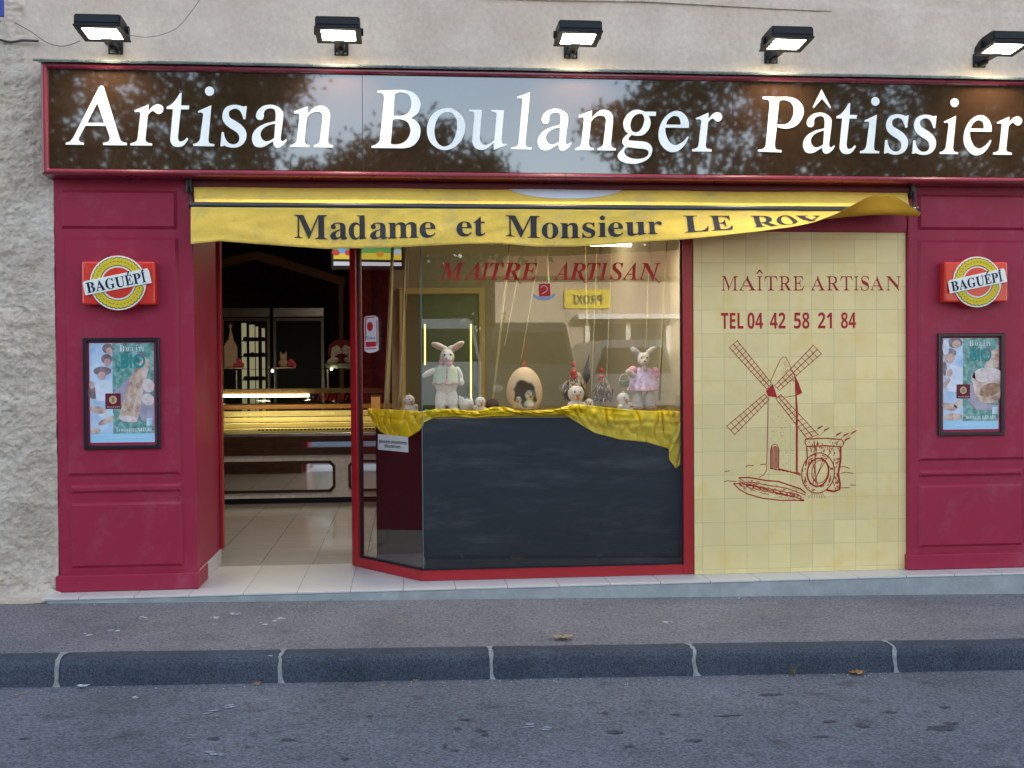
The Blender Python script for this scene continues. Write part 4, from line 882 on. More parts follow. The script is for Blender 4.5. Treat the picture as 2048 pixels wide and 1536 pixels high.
# --- rabbit girl
t = empty('rabbit_figurine', base(1287, .36), 'pale rabbit figurine in a pink flowered dress holding a small basket', 'figurine')
g, s = G(t, 1.0); mb = MB()
for (c, r, ro) in [((-12, 0, 22), (11, 11, 26), (0, 0, 0)), ((13, 0, 22), (11, 11, 26), (0, 0, 0)), ((-12, -7, 6), (12, 16, 8), (0, 0, 0)), ((13, -7, 6), (12, 16, 8), (0, 0, 0)), ((0, 0, 62), (16, 13, 22), (0, 0, 0)), ((0, -2, 104), (13, 13, 15), (0, 0, 0)), ((-1, -13, 98), (8, 7, 8), (0, 0, 0)),
                   ((27, -1, 58), (6, 7, 14), (0, 0, 0)), ((-26, -10, 76), (13, 6, 6), (0, .5, 0)), ((-34, -14, 80), (6, 6, 6), (0, 0, 0))]:
    mb.ell(g(*c), tuple(q*s for q in r), ro)
mb.ell(g(-16, 0, 121), (7*s, 4*s, 13*s), (0, -.95, 0)); mb.ell(g(15, 0, 121), (7*s, 4*s, 15*s), (0, .95, 0)); mb.ell(g(-6, 0, 113), (6*s, 4*s, 7*s), (0, -.6, 0)); mb.ell(g(5, 0, 113), (6*s, 4*s, 7*s), (0, .6, 0))
fuse(mb, .006, 'body', cer, t, 2)
flor = M('lilac_flowered_cloth', (.55, .42, .58), .75, var=.45, vs=45, bump=.3, dirt=((.6, .15, .35), .8, 38))
mb = MB()
def dress(u, v):
    a = 2*PI*u; rr = 14+17*min(1, v*1.05)**.8+1.6*math.sin(a*11)*v; return g(rr*math.cos(a), rr*.75*math.sin(a), 88-46*v+1.2*math.sin(a*11+1)*v)
mb.grid(90, 12, dress); part(mb, 'dress', flor, t, solid=.006)
mb = MB(); mb.ell(g(-22, -3, 80), (11*s, 9*s, 12*s)); mb.ell(g(24, -1, 76), (10*s, 9*s, 13*s)); part(mb, 'sleeve', M('pink_flowered_cloth', (.62, .3, .38), .75, var=.35, vs=45, bump=.3), t)
mb = MB(); mb.tube([g((31+1.4*math.sin(a*11))*math.cos(a), 24*math.sin(a), 43) for a in [2*PI*i/60 for i in range(61)]], 1.7*s, 6); part(mb, 'hem', pink, t)
mb = MB(); mb.ell(g(-6, -13, 108), 1.6*s); mb.ell(g(5, -13, 108), 1.6*s); part(mb, 'eye', dk, t); mb = MB(); mb.ell(g(-1, -19.5, 101), 1.8*s); part(mb, 'nose', dk, t)
mb = MB(); mb.ell(g(0, -14, 88), (5*s, 3*s, 6*s)); part(mb, 'collar', M('lace', (.6, .55, .4), .8), t)
bk = empty('toy_basket', Vector(g(-42, -16, 54)), 'small green basket hanging from the arm of the pink dressed rabbit', 'basket')
mb = MB(); mb.lathe([(0, -.015), (.026, -.015), (.034, .022), (.036, .026), (.031, .026), (.024, -.008), (0, -.008)], (0, 0, 0), 20); o = mb.build('bowl', M('green_weave', (.16, .2, .1), .7, var=.4, vs=60), bk); 
mb = MB(); mb.tube([(.033*math.cos(a), 0, .024+.045*math.sin(a)) for a in [PI*i/14 for i in range(15)]], .002, 6); mb.build('handle', M('pale_cane', (.6, .55, .4), .6), bk)
# --- chicks
def chick(px, Y, h, turn, label, baby=0, bx=16, by=8, mat=cer, up=0):
    t = empty('chick_figurine', base(px, Y)+Vector((0, 0, up)), label, 'figurine', 'ceramic chick figurines in the window display')
    g, s = G(t, h/46.); R = Matrix.Translation(t.location) @ Matrix.Rotation(turn, 4, 'Z') @ Matrix.Translation(-t.location)
    T = lambda x, y, z_: tuple(R @ Vector(g(x, y, z_)))
    mb = MB(); mb.ell(T(0, 0, 11), (14*s, 12*s, 11*s)); mb.ell(T(0, -1, 32), (14.5*s, 13*s, 14*s)); mb.ell(T(-11, -6, 12), (6*s, 7*s, 6*s)); mb.ell(T(11, -6, 12), (6*s, 7*s, 6*s)); mb.ell(T(-7, -12, 3), (5*s, 7*s, 3.5*s)); mb.ell(T(7, -12, 3), (5*s, 7*s, 3.5*s))
    fuse(mb, .005, 'body', mat, t, 2)
    mb = MB(); mb.ell(T(0, -14, 29), (3.5*s, 4*s, 3*s)); mb.ell(T(0, -1, 46), (3*s, 3*s, 3*s)); mb.ell(T(0, -15, 24), (2.5*s, 2.5*s, 4*s)); part(mb, 'beak', beak, t)
    mb = MB(); mb.ell(T(-5, -12, 35), (1.4*s, 1.2*s, 2*s)); mb.ell(T(5, -12, 35), (1.4*s, 1.2*s, 2*s)); part(mb, 'eye', dk, t)
    if baby:
        bs = .5; mb = MB(); b0 = (bx, -by, 0)
        mb.ell(T(b0[0], b0[1], 6), (7*s, 6*s, 6*s)); mb.ell(T(b0[0], b0[1]-1, 16), (7.5*s, 7*s, 7.5*s)); mb.ell(T(b0[0]+5, b0[1]-3, 7), (3*s, 3*s, 3*s)); fuse(mb, .004, 'baby_chick', mat, t, 2)
        mb = MB(); mb.ell(T(b0[0]-2.6, b0[1]-7.2, 17.5), .9*s); mb.ell(T(b0[0]+2.6, b0[1]-7.2, 17.5), .9*s); mb.ell(T(b0[0], b0[1]-8.5, 14), (1.7*s, 2*s, 1.5*s), mi=0); part(mb, 'baby_eye', dk, t)
    return t
chick(818, .42, 37, .5, 'round white ceramic chick nursing a baby chick, leftmost in the window', 1, 13, 8)
chick(961, .26, 34, .1, 'white ceramic chick with wings spread left of the large egg', 1, -15, 6)
chick(1152, .30, 54, .1, 'biggest white ceramic chick sitting in front of the rooster', 1, 22, 4)
chick(1246, .22, 40, .45, 'small white ceramic chick at the feet of the pink dressed rabbit', 1, 14, 6)
# open egg shells next to chick
t = empty('broken_eggshell', base(932, .34), 'broken white ceramic eggshell standing between the rabbit and a chick', 'figurine')
g, s = G(t, 1.); mb = MB()
def shell(u, v):
    a = 2*PI*u; ph = PI*(.5+.5*v) if 0 else PI*v*.62; top = .0 if v < 1 else .22*abs(((u*9) % 1)-.5)*2
    ph += top; return g(15*math.sin(ph)*math.cos(a), 13*math.sin(ph)*math.sin(a), 19-19*math.cos(ph)+(6*max(0, -math.cos(a)) if v > .8 else 0))
mb.grid(36, 12, shell); part(mb, 'shell', cer, t, solid=.004)
t = empty('easter_egg', base(875, .22), 'tiny turquoise egg lying by the foot of the tall rabbit', 'egg'); mb = MB(); mb.ell((t.location.x-.07, t.location.y, TZ+.020), (.018, .014, .014)); part(mb, 'shell', M('turquoise_glaze', (.08, .38, .3), .3), t)
# --- big egg with opening
t = empty('ceramic_egg', base(1049, .36), 'large beige egg with a jagged opening showing two chicks inside', 'egg')
g, s = G(t, 1.); mb = MB(); nu, nv = 72, 48; vs = []; fs = []
rn = random.Random(4); jag = [rn.uniform(.84, 1.12) for _ in range(18)]
for jv in range(nv+1):
    ph = PI*jv/nv
    for iu in range(nu):
        a = 2*PI*iu/nu; zz = 44+46*math.cos(ph); rr = 35*math.sin(ph)*(1-.10*math.cos(ph)); vs.append(g(rr*math.cos(a), rr*math.sin(a)*.9, zz))
def hole(x, z_):
    dx, dz = (x+1)/23., (z_-36)/29.; r = math.hypot(dx, dz); a = (math.atan2(dz, dx) % (2*PI))/(2*PI)*18; k = int(a) % 18; fr = a-int(a); return r < jag[k]*(1-fr)+jag[(k+1) % 18]*fr
for jv in range(nv):
    for iu in range(nu):
        a = 2*PI*(iu+.5)/nu; ph = PI*(jv+.5)/nv; zz = 44+46*math.cos(ph); x = 35*math.sin(ph)*math.cos(a)
        if math.sin(a) < 0 and hole(x, zz): continue
        fs.append((jv*nu+iu, jv*nu+(iu+1) % nu, (jv+1)*nu+(iu+1) % nu, (jv+1)*nu+iu))
mb.add(vs, fs, 0, True); o = part(mb, 'shell', M('beige_bisque', (.50, .36, .22), .55, var=.1, vs=20, bump=.15), t, solid=.008)
for (x, y, zz, k, nm) in ((-14, -10, 10, .62, 0), (10, -8, 12, .9, 1)):
    mb = MB(); mb.ell(g(x, y, zz+4*k), (15*k*s, 12*k*s, 11*k*s)); mb.ell(g(x, y-1, zz+25*k), (12*k*s, 11*k*s, 12*k*s)); mb.ell(g(x+(6 if nm else -6), y-4, zz+2), (9*k*s, 7*k*s, 6*k*s)); fuse(mb, .005, 'chick', cerp, t, 2)
    mb = MB(); mb.ell(g(x-4*k, y-12*k, zz+28*k), 1.3*s); mb.ell(g(x+5*k, y-12*k, zz+28*k), 1.3*s); part(mb, 'eye', dk, t)
    mb = MB(); mb.ell(g(x, y-13*k, zz+22*k), (3.2*k*s, 4*k*s, 2.8*k*s)); mb.ell(g(x, y, zz+38*k), (2*s, 2*s, 3*s)); part(mb, 'beak', beak, t)
mb = MB(); mb.tube([g(0, 0, 88), g(1, 0, 100), g(4, 0, 150)], .0016, 5); mb.ell(g(0, 0, 96), (3*s, 3*s, 6*s)); part(mb, 'hanging_ribbon', M('red_ribbon', (.5, .06, .04), .5), t)
# --- rooster and hen
feath = M('brown_feathers', (.13, .075, .04), .8, var=.7, vs=45, bump=.8, bs=70)
comb = M('red_comb', (.5, .012, .01), .6)
def bird(px, Y, h, rooster, label):
    t = empty('rooster_figurine' if rooster else 'hen_figurine', base(px, Y), label, 'figurine'); g, s = G(t, h/100.)
    mb = MB()
    if rooster:
        mb.ell(g(0, 0, 40), (23*s, 26*s, 22*s)); mb.ell(g(-2, -10, 62), (17*s, 15*s, 22*s)); mb.ell(g(-4, -16, 80), (8*s, 8*s, 12*s)); mb.ell(g(16, 12, 50), (12*s, 16*s, 18*s))
    else:
        mb.ell(g(0, 0, 44), (25*s, 24*s, 22*s)); mb.ell(g(-2, -6, 62), (18*s, 15*s, 20*s)); mb.ell(g(-5, -10, 82), (9*s, 9*s, 12*s)); mb.ell(g(18, 8, 50), (12*s, 14*s, 12*s))
    fuse(mb, .006, 'body', feath, t, 2)
    rr = random.Random(int(px)); mb = MB()
    for k in range(420):
        a = rr.uniform(0, 2*PI); zz = rr.uniform(26, 84); rad = (24 if zz < 56 else 24-(zz-56)*.55)*(1 if rooster or zz < 70 else .9); dy = 0 if zz < 50 else -(zz-50)*.4
        c = Vector(g(rad*math.cos(a), rad*math.sin(a)+dy, zz)); d = Vector((math.cos(a)*.3, math.sin(a)*.3, -1)).normalized(); sd = Vector((-math.sin(a), math.cos(a), 0)); L = rr.uniform(5, 10)*s
        o_ = Vector((math.cos(a), math.sin(a), 0))*1.6*s
        mb.add([c-sd*L*.25, c+sd*L*.25, c+d*L+o_], [(0, 1, 2)], rr.choice([0, 0, 1, 2] if not rooster else ([1, 1, 2] if 50 < zz < 80 and math.sin(a) < .2 else [0, 0, 1, 3])))
    part(mb, 'feathers', [feath, M('pale_feather', (.5, .42, .3), .8), M('tan_feather', (.32, .2, .1), .8), M('black_feather', (.015, .015, .015), .6)], t)
    mb = MB(); y0, zc = (-20, 84) if rooster else (-14, 88)
    for k in range(5): mb.ell(g(-4, y0+3*k-2, zc+10+(4-abs(k-2))*1.6), (2.2*s, 3*s, 4.2*s))
    mb.ell(g(-5, y0-6, zc-3), (6*s, 3*s, 7*s)); mb.ell(g(-4, y0-6, zc-12), (4*s, 3*s, 6*s)); part(mb, 'comb', comb, t)
    mb = MB(); mb.ell(g(-5, y0-12, zc), (2*s, 5*s, 2*s)); mb.tube([g(-7, -2, 24), g(-8, -4, 0)], 2.2*s, 8); mb.tube([g(8, -2, 24), g(8, -4, 0)], 2.2*s, 8); part(mb, 'leg', M('orange_leg', (.4, .2, .05), .5), t)
    if rooster:
        for q in range(7):
            mb = MB(); k = q/6
            P = [g(16, 14, 44), g(26+6*k, 22, 66+8*k), g(27+4*k, 24, 88+10*k), g(31+5*k-3*(1-k), 24, 98+22*k)]
            mb.tube(P, [5*s, 6*s, 4*s, .6*s], 6); part(mb, 'tail_feather', MATS['black_feather'], t)
    return t
bird(1149, .46, 96, True, 'dark rooster figurine with red comb and black tail behind a chick')
bird(1205, .50, 80, False, 'small brown speckled hen figurine with red comb on straw')
# nest ball, small box at left edge
t = empty('wicker_ball', base(985, .5), 'small brown twig ball behind the chick left of the egg', 'decoration'); mb = MB(); 
for k in range(60):
    a, b = random.uniform(0, PI), random.uniform(0, PI); n_ = Vector((math.sin(a)*math.cos(b), math.sin(a)*math.sin(b), math.cos(a))); e1 = n_.orthogonal().normalized(); e2 = n_.cross(e1)
    mb.tube([t.location+Vector((0, 0, .045))+(e1*math.cos(q_)+e2*math.sin(q_))*.042 for q_ in [2*PI*i/12 for i in range(13)]], .0013, 3, cap=False)
part(mb, 'twigs', M('twig', (.12, .06, .03), .8), t)
# price notice under the cloth
t = empty('paper_notice', (0, 0, 0), 'white paper notice with black lettering hanging below the left cloth swag', 'notice')
mb = MB(); P = [onglass(a, b, -.02) for a, b in ((756, 868), (816, 874), (817, 905), (756, 899))]; mb.add(P, [(0, 1, 2, 3)]); mb.build('paper', M('paper', (.72, .72, .74), .8, var=.03), t, solid=.0006)
mb = MB()
put_glyph(mb, 'pièces montées', 758, 813, 0, 10, 0, st='sans', th=0, fn=lambda x, z_, d: onglass(x, 885.5+(x-760)*.07-z_, -.018))
put_glyph(mb, 'décorées', 769, 801, 0, 10, 0, st='sans', th=0, fn=lambda x, z_, d: onglass(x, 894.5+(x-760)*.07-z_, -.018)); mb.build('lettering', M('black_ink', (.01, .01, .01), .7), t)
# window top: tube lamp and curtain strands
def lamp_area(name, loc, sx, sy_, e, col, rot=(0, 0, 0), parent=None):
    l = bpy.data.lights.new(name, 'AREA'); l.shape = 'RECTANGLE'; l.size = sx; l.size_y = sy_; l.energy = e; l.color = col
    o = bpy.data.objects.new(name, l); COL.objects.link(o); o.location = loc; o.rotation_euler = rot
    if parent: o.parent = parent; o.location = Vector(loc)-parent.location
    return o
t = empty('tube_lamp', at(1205, 489, .5), 'lit fluorescent tube lamp at the top of the shop window', 'lamp')
p = at(1150, 488, .5); q2 = at(1262, 490, .5); mb = MB(); mb.tube([p, q2], .011, 12); part(mb, 'tube', M('lit_tube', (1, .85, .5), .3, emit=5, ecol=(1, .78, .4)), t)
mb = MB(); mb.box(p.x-.05, q2.x+.05, .485, .515, p.z+.014, p.z+.045, .004); part(mb, 'fixture', M('white_metal', (.7, .7, .68), .4), t)
lamp_area('display_lamp', (.95, .32, p.z-.02), 1.4, .08, 3.6, (1, .88, .66), parent=t)
cord = M('gold_organza', (.27, .23, .10), .6, sheen=.4)
strands = [((1085, 500), (1040, 735), .006), ((1093, 495), (1098, 570), .016), ((1021, 585), (985, 820), .022), ((1052, 600), (1008, 700), .008), ((786, 540), (773, 818), .05), ((812, 620), (800, 815), .035), ((880, 500), (866, 620), .006), ((1150, 500), (1139, 640), .006), ((1195, 500), (1183, 800), .005), ((1225, 500), (1212, 790), .005), ((1260, 500), (1248, 700), .008), ((1300, 495), (1290, 760), .01), ((1335, 495), (1318, 800), .025), ((1110, 560), (1080, 815), .005), ((1170, 500), (1176, 690), .014), ((1280, 640), (1276, 800), .005), ((945, 500), (990, 500), 0), ((920, 495), (934, 600), .005), ((1020, 495), (1012, 590), .006), ((820, 495), (812, 620), .006)]
strands = [(x[0], x[1], x[2]*.7) for i, x in enumerate(strands) if x[2] > 0 and i not in (6, 7, 10, 13, 15, 17)]
for i, (a, b, wd) in enumerate(strands):
    P0 = at(a[0], 470, .66); P1 = at(b[0], b[1], .66); dx = (P1-P0); mb = MB()
    def fn(u, v, P0=P0, dx=dx, wd=wd): 
        p = P0+dx*v; return (p.x+wd*(u-.5)*(.5+.5*v), p.y+.008*math.sin(u*7+v*3), p.z)
    mb.grid(4, 14, fn)
    o = mb.build('curtain_strand', cord, solid=.0012); 
    px = (a[0]+b[0])/2
    where = 'left of the tall rabbit' if px < 860 else 'behind the tall rabbit' if px < 930 else 'between tall rabbit and big egg' if px < 1030 else 'above the big egg' if px < 1100 else 'above the rooster' if px < 1170 else 'above the brown hen' if px < 1235 else 'above the dressed rabbit'
    wdn = 'hair-thin' if wd < .0065 else 'narrow' if wd < .012 else 'broad' if wd < .03 else 'very wide'
    tag(o, f'{wdn} gold curtain strand hanging {where} in the shop window', 'curtain', f'{wdn} gold strands {where}')
# ------------------------------------------------------------------ awning
AY = -.19
AW = empty('awning', (.95, AY, 2.2), 'yellow fabric awning with black serif lettering and one corner of its valance blown up', 'awning')
canv = M('awning_canvas', (.76, .50, .09), .85, var=.10, vs=5, bump=.4, bs=22, dirt=((.40, .33, .17), .7, 3.5))
zbar = at(1000, 411, AY).z; xa = at(381, 411, AY).x; xb = at(1831, 424, AY).x
zbar = (at(400, 409, AY).z+at(1100, 413, AY).z+at(1820, 424, AY).z)/3
mb = MB(); x0c = at(390, 378, .0).x-.01; x1c = at(1812, 388, .0).x+.01; ztc = at(1000, 374, 0).z+.01
def can(u, v):
    xl = x0c+(xa+.02-x0c)*v; xr = x1c+(xb-.03-x1c)*v; x = xl+(xr-xl)*u
    sag = .004*math.sin(PI*v)*(1+.5*math.sin(u*19)); return (x, .01+(AY+.016-.01)*v+sag*.3, ztc+(zbar+.010-ztc)*v-sag+.003*math.sin(u*31)*(1-v))
mb.grid(120, 10, can); part(mb, 'canopy', canv, AW, solid=.0015)
mb = MB(); mb.tube([(xa, AY, zbar), (xb, AY, zbar)], .019, 14); part(mb, 'front_bar', darkgrey, AW)
mb = MB(); mb.tube([(xa-.006, AY, zbar), (xa, AY, zbar)], .021, 12); part(mb, 'end_cap', black, AW); mb = MB(); mb.tube([(xb, AY, zbar), (xb+.014, AY, zbar)], .023, 12); part(mb, 'end_cap', black, AW)
mb = MB(); mb.tube([(x0c-.03, .0, ztc-.01), (x1c+.03, .0, ztc-.01)], .03, 12); part(mb, 'roller', M('roller_metal', (.12, .03, .04), .5), AW)
mb = MB(); mb.box(x1c+.0, x1c+.035, -.04, .0, ztc-.06, ztc+.02, .006); mb.tube([(x1c+.02, -.045, ztc-.01), (x1c+.02, -.05, ztc-.01)], .018, 14); mb.tube([(x1c+.02, -.03, ztc-.03), (xb-.01, AY, zbar)], .009, 8); part(mb, 'arm_bracket', darkgrey, AW)
mb = MB(); mb.box(x0c-.035, x0c, -.04, .0, ztc-.06, ztc+.02, .006); mb.tube([(x0c-.02, -.03, ztc-.03), (xa+.01, AY, zbar)], .009, 8); part(mb, 'arm_bracket', darkgrey, AW)
VL = .232
pxk = [380, 1250, 1350, 1430, 1500, 1560, 1610, 1650, 1690, 1730, 1765, 1795, 1830]
phk = [2, 2, 14, 26, 36, 44, 54, 68, 88, 112, 122, 112, 96]
xk = [at(p, 420, AY).x for p in pxk]
hemk = [(380, 490), (440, 483), (520, 489), (600, 495), (650, 498), (760, 497), (830, 494), (930, 489), (1000, 488), (1060, 494), (1150, 494), (1250, 488), (1300, 485), (1400, 485), (1850, 485)]
hx = [at(p[0], 420, AY).x for p in hemk]; hl = [(zbar-.012)-at(p[0], p[1]-1, AY-.02).z for p in hemk]
def gb(q): q = max(0, min(1, q/.6)); return .3+1.15*q*q*(3-2*q)
def vpos(x, s_, off=0.0):
    """point s_ metres down the valance at x"""
    ph = math.radians(float(np.interp(x, xk, phk))); L = float(np.interp(x, hx, hl)); s_ = s_*L/VL*float(np.interp(x, [xk[-3], xk[-1]], [1, .5]))
    t = s_/L
    # bends progressively: top hangs, bottom is lifted
    n = 12; y = 0; zz = 0
    for k in range(n):
        a = ph*gb(t*(k+.5)/n); y -= math.sin(a)*s_/n; zz -= math.cos(a)*s_/n
    a = ph*gb(t); wv = .006*math.sin(x*4+.6)*t+.005*noise.noise((x*2.5, t*2, 0))*2*t
    nv = Vector((0, -math.cos(a), math.sin(a)))
    return Vector((x, AY-.014+y-wv, zbar-.012+zz))+nv*off+Vector((0, -.002*noise.noise((x*9+t*3, t*4, 3))-.003*abs(noise.noise((x*3-t*2.5, t*2, 8))), .0015*noise.noise((x*8, t*5, 3))))
mb = MB(); xv0 = xa+.004; xv1 = xb-.01
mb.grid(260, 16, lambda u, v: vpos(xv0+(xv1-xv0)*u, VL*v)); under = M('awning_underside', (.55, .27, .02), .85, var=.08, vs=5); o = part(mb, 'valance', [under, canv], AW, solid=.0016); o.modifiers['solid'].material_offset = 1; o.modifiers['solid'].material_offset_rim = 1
mb = MB(); mb.tube([vpos(xv0+(xv1-xv0)*i/260, VL) for i in range(261)], .0017, 5, cap=False); part(mb, 'hem_binding', M('hem', (.30, .2, .06), .8), AW)
ink = M('awning_ink', (.035, .035, .045), .8, var=.2, vs=30)
VT = [('M', 588, 654, 484), ('a', 660, 695, 484), ('d', 697, 733, 484), ('a', 740, 775, 484), ('m', 775.5, 837, 484), ('e', 839, 871, 484), ('e', 913, 944, 477), ('t', 948, 971, 477), ('M', 1012, 1080, 478), ('o', 1084, 1117, 478), ('n', 1121, 1160, 478), ('s', 1165, 1191, 477), ('i', 1197, 1214, 477), ('e', 1217, 1247, 477), ('u', 1251, 1292, 476), ('r', 1295, 1324, 475),
      ('L', 1367, 1415, 0), ('E', 1419, 1462, 0), ('R', 1501, 1549, 0), ('O', 1550, 1590, 0), ('Y', 1592, 1640, 0)]
for ch, a, b, yb in VT:
    mb = MB(); xx0 = at(a, 450, AY-.03).x; xx1 = at(b, 450, AY-.03).x
    put_glyph(mb, ch, xx0, xx1, 0, .138/.676, 0, th=0, fn=lambda x, z_, d: vpos(x, VL-.052-z_, .0042)); part(mb, 'letter', ink, AW)
mb = MB(); zc = Vector((at(1132, 380, -.02).x, 0, 0)); 
def emb(u, v):
    a = PI*u; r = .40*(1-.12*v); x = zc.x+r*math.cos(a); uu = (x-x0c)/(x1c-x0c); vv = .30*math.sin(a)*(1-.5*v)
    p = Vector(can(uu, max(0, vv))); return p+Vector((0, -.003, .003))
def emb2(u, v):
    a = -1+2*u; x = zc.x+.36*a; w_ = max(0, 1-a*a)**.5; uu = (x-x0c)/(x1c-x0c); p = Vector(can(uu, .62*w_*v)); return p+Vector((0, -.0028, .0028))
mb.grid(40, 6, emb2); part(mb, 'emblem', M('white_print', (.62, .62, .66), .8, var=.06), AW)
mb = MB(); 
for k in range(9):
    x = zc.x-.2+.05*k; uu = (x-x0c)/(x1c-x0c); P = [Vector(can(uu+d_*.004, .02+.18*abs(math.sin(k+q_*1.3))))+Vector((0, -.005, .005)) for q_, d_ in enumerate((0, 1, 2, 3))]; mb.tube(P, .002, 4)
part(mb, 'emblem_script', M('blue_print', (.04, .04, .12), .8), AW)
# ------------------------------------------------------------------ brand light boxes on the pillars
def bread_sign(cx, cz, label, first):
    t = empty('light_box_sign', (cx, -.015, cz), label, 'sign', 'red light box signs on the pillars')
    if first:
        for ch in first.children: c = ch.copy(); COL.objects.link(c); c.parent = t
        return t
    rp = M('red_plastic', (.62, .03, .018), .25, coat=.3, var=.04)
    mb = MB(); mb.box(-.205, .205, -.075, 0, -.125, .125, .012); n = 48
    mb.prism([(.158*math.cos(2*PI*i/n), .158*math.sin(2*PI*i/n)) for i in range(n)], -.079, -.002); mb.build('box', rp, t)
    Wh = M('white_plastic', (.72, .72, .66), .35)
    def disc(mb, r, y0, y1, n=48): mb.prism([(r*math.cos(2*PI*i/n), r*math.sin(2*PI*i/n)) for i in range(n)], y0, y1)
    mb = MB(); disc(mb, .156, -.085, -.0785); mb.build('white_disc', Wh, t)
    mb = MB(); disc(mb, .088, -.0875, -.0845); mb.build('red_centre', rp, t)
    an = math.radians(11); ca, sa = math.cos(an), math.sin(an); rot = lambda x, zz: (x*ca-zz*sa, x*sa+zz*ca)
    yw = M('wheat_yellow', (.62, .46, .03), .5); dkm = MATS.get('wheat_line') or M('wheat_line', (.05, .045, .005), .6)
    for (a0, a1, sgn) in ((25, 172, 1), (205, 352, 1)):
        mb = MB(); mb2 = MB(); nn = 15
        for k in range(nn):
            a = math.radians(a0+(a1-a0)*(k+.5)/nn)
            for side, rr in ((1, .133), (-1, .112)):
                cxx, czz = rr*math.cos(a), rr*math.sin(a); ta = a+PI/2+side*-.55*(1 if a0 < 100 else -1)
                e = Vector((math.cos(ta), math.sin(ta))); o_ = Vector((-e.y, e.x)); m = 12
                mb.prism([(cxx+e.x*.0185*math.cos(q)+o_.x*.0085*math.sin(q), czz+e.y*.0185*math.cos(q)+o_.y*.0085*math.sin(q)) for q in [2*PI*i/m for i in range(m)]], -.0878-.0003*(k % 2), -.0845)
                mb2.prism([(cxx+e.x*.0225*math.cos(q)+o_.x*.0122*math.sin(q), czz+e.y*.0225*math.cos(q)+o_.y*.0122*math.sin(q)) for q in [2*PI*i/m for i in range(m)]], -.0860-.0002*(k % 2), -.0845)
        mb.build('wheat_ears', yw, t); mb2.build('wheat_outline', dkm, t)
    mb = MB(); mb.prism([rot(x, zz) for x, zz in ((-.19, -.036), (.185, -.036), (.185, .036), (.176, .05), (-.176, .044), (-.19, .036))], -.094, -.0885); mb.build('name_band', Wh, t)
    mb = MB(); fn = lambda x, zz, d: (rot(x, zz)[0], -.0952+d, rot(x, zz)[1])
    xx = -.176
    ws = dict(B=.047, A=.053, G=.052, U=.053, E=.043, P=.043, I=.022)
    for ch in 'BAGUEPI':
        put_glyph(mb, ch, xx, xx+ws[ch], -.026, .058/.676, 0, off=.004, th=.001, fn=fn)
        if ch == 'E': mb.prism([rot(xx+.016, .035), rot(xx+.022, .033), rot(xx+.036, .052), rot(xx+.027, .055)], -.0952, -.094)
        if ch == 'I': mb.prism([rot(xx+.004, .036), rot(xx+.012, .033), rot(xx+.022, .046), rot(xx+.011, .049)], -.0952, -.094)
        xx += ws[ch]+.0035
    mb.build('lettering', M('navy_ink', (.008, .012, .05), .4), t)
    return t
c0 = at(237, 566, -.09); c1 = at(1953, 564, -.09)
b0 = bread_sign(c0.x, c0.z, 'red light box sign with wheat wreath on the left pillar', None)
bread_sign(c1.x, c1.z, 'red light box sign with wheat wreath on the right pillar', b0)
# ------------------------------------------------------------------ posters
def noisemat(name, cols, sc=14, rough=.35):
    m = bpy.data.materials.new(name); m.use_nodes = True; t = m.node_tree; b = t.nodes['Principled BSDF']; L = t.links.new
    n = N(t, 'ShaderNodeTexNoise'); n.inputs['Scale'].default_value = sc; n.inputs['Detail'].default_value = 5; L(N(t, 'ShaderNodeTexCoord').outputs['Object'], n.inputs['Vector'])
    r = N(t, 'ShaderNodeValToRGB'); L(n.outputs[0], r.inputs[0]); e = r.color_ramp.elements; e[0].position = .35; e[1].position = .65
    e[0].color = tuple(cols[0])+(1,); e[1].color = tuple(cols[-1])+(1,)
    if len(cols) == 3: q = e.new(.5); q.color = tuple(cols[1])+(1,)
    L(r.outputs[0], b.inputs['Base Color']); b.inputs['Roughness'].default_value = rough; return m
p_sky = noisemat('poster_pale_blue', [(.30, .42, .62), (.55, .66, .78)], 9)
p_grn = noisemat('poster_green', [(.05, .16, .15), (.12, .30, .26), (.30, .45, .45)], 26)
p_bread = noisemat('poster_bread', [(.32, .17, .13), (.55, .38, .30), (.65, .52, .45)], 20)
p_crumb = noisemat('poster_crumb', [(.55, .42, .4), (.72, .62, .6)], 30)
p_skin = noisemat('poster_skin', [(.45, .25, .22), (.6, .4, .35)], 20)
p_hair = noisemat('poster_hair', [(.14, .09, .11), (.3, .2, .2)], 30)
p_white = noisemat('poster_white', [(.5, .55, .66), (.7, .72, .78)], 14)
p_band = noisemat('poster_band', [(.32, .55, .72), (.36, .6, .76)], 6)
p_board = noisemat('poster_board', [(.28, .24, .32), (.4, .35, .42)], 14)
p_maroon = M('poster_maroon', (.14, .012, .03), .4); p_teal = M('poster_teal', (.03, .24, .24), .4); p_w = M('poster_letter_white', (.75, .76, .8), .4); p_gold = M('poster_gold', (.5, .36, .2), .4)
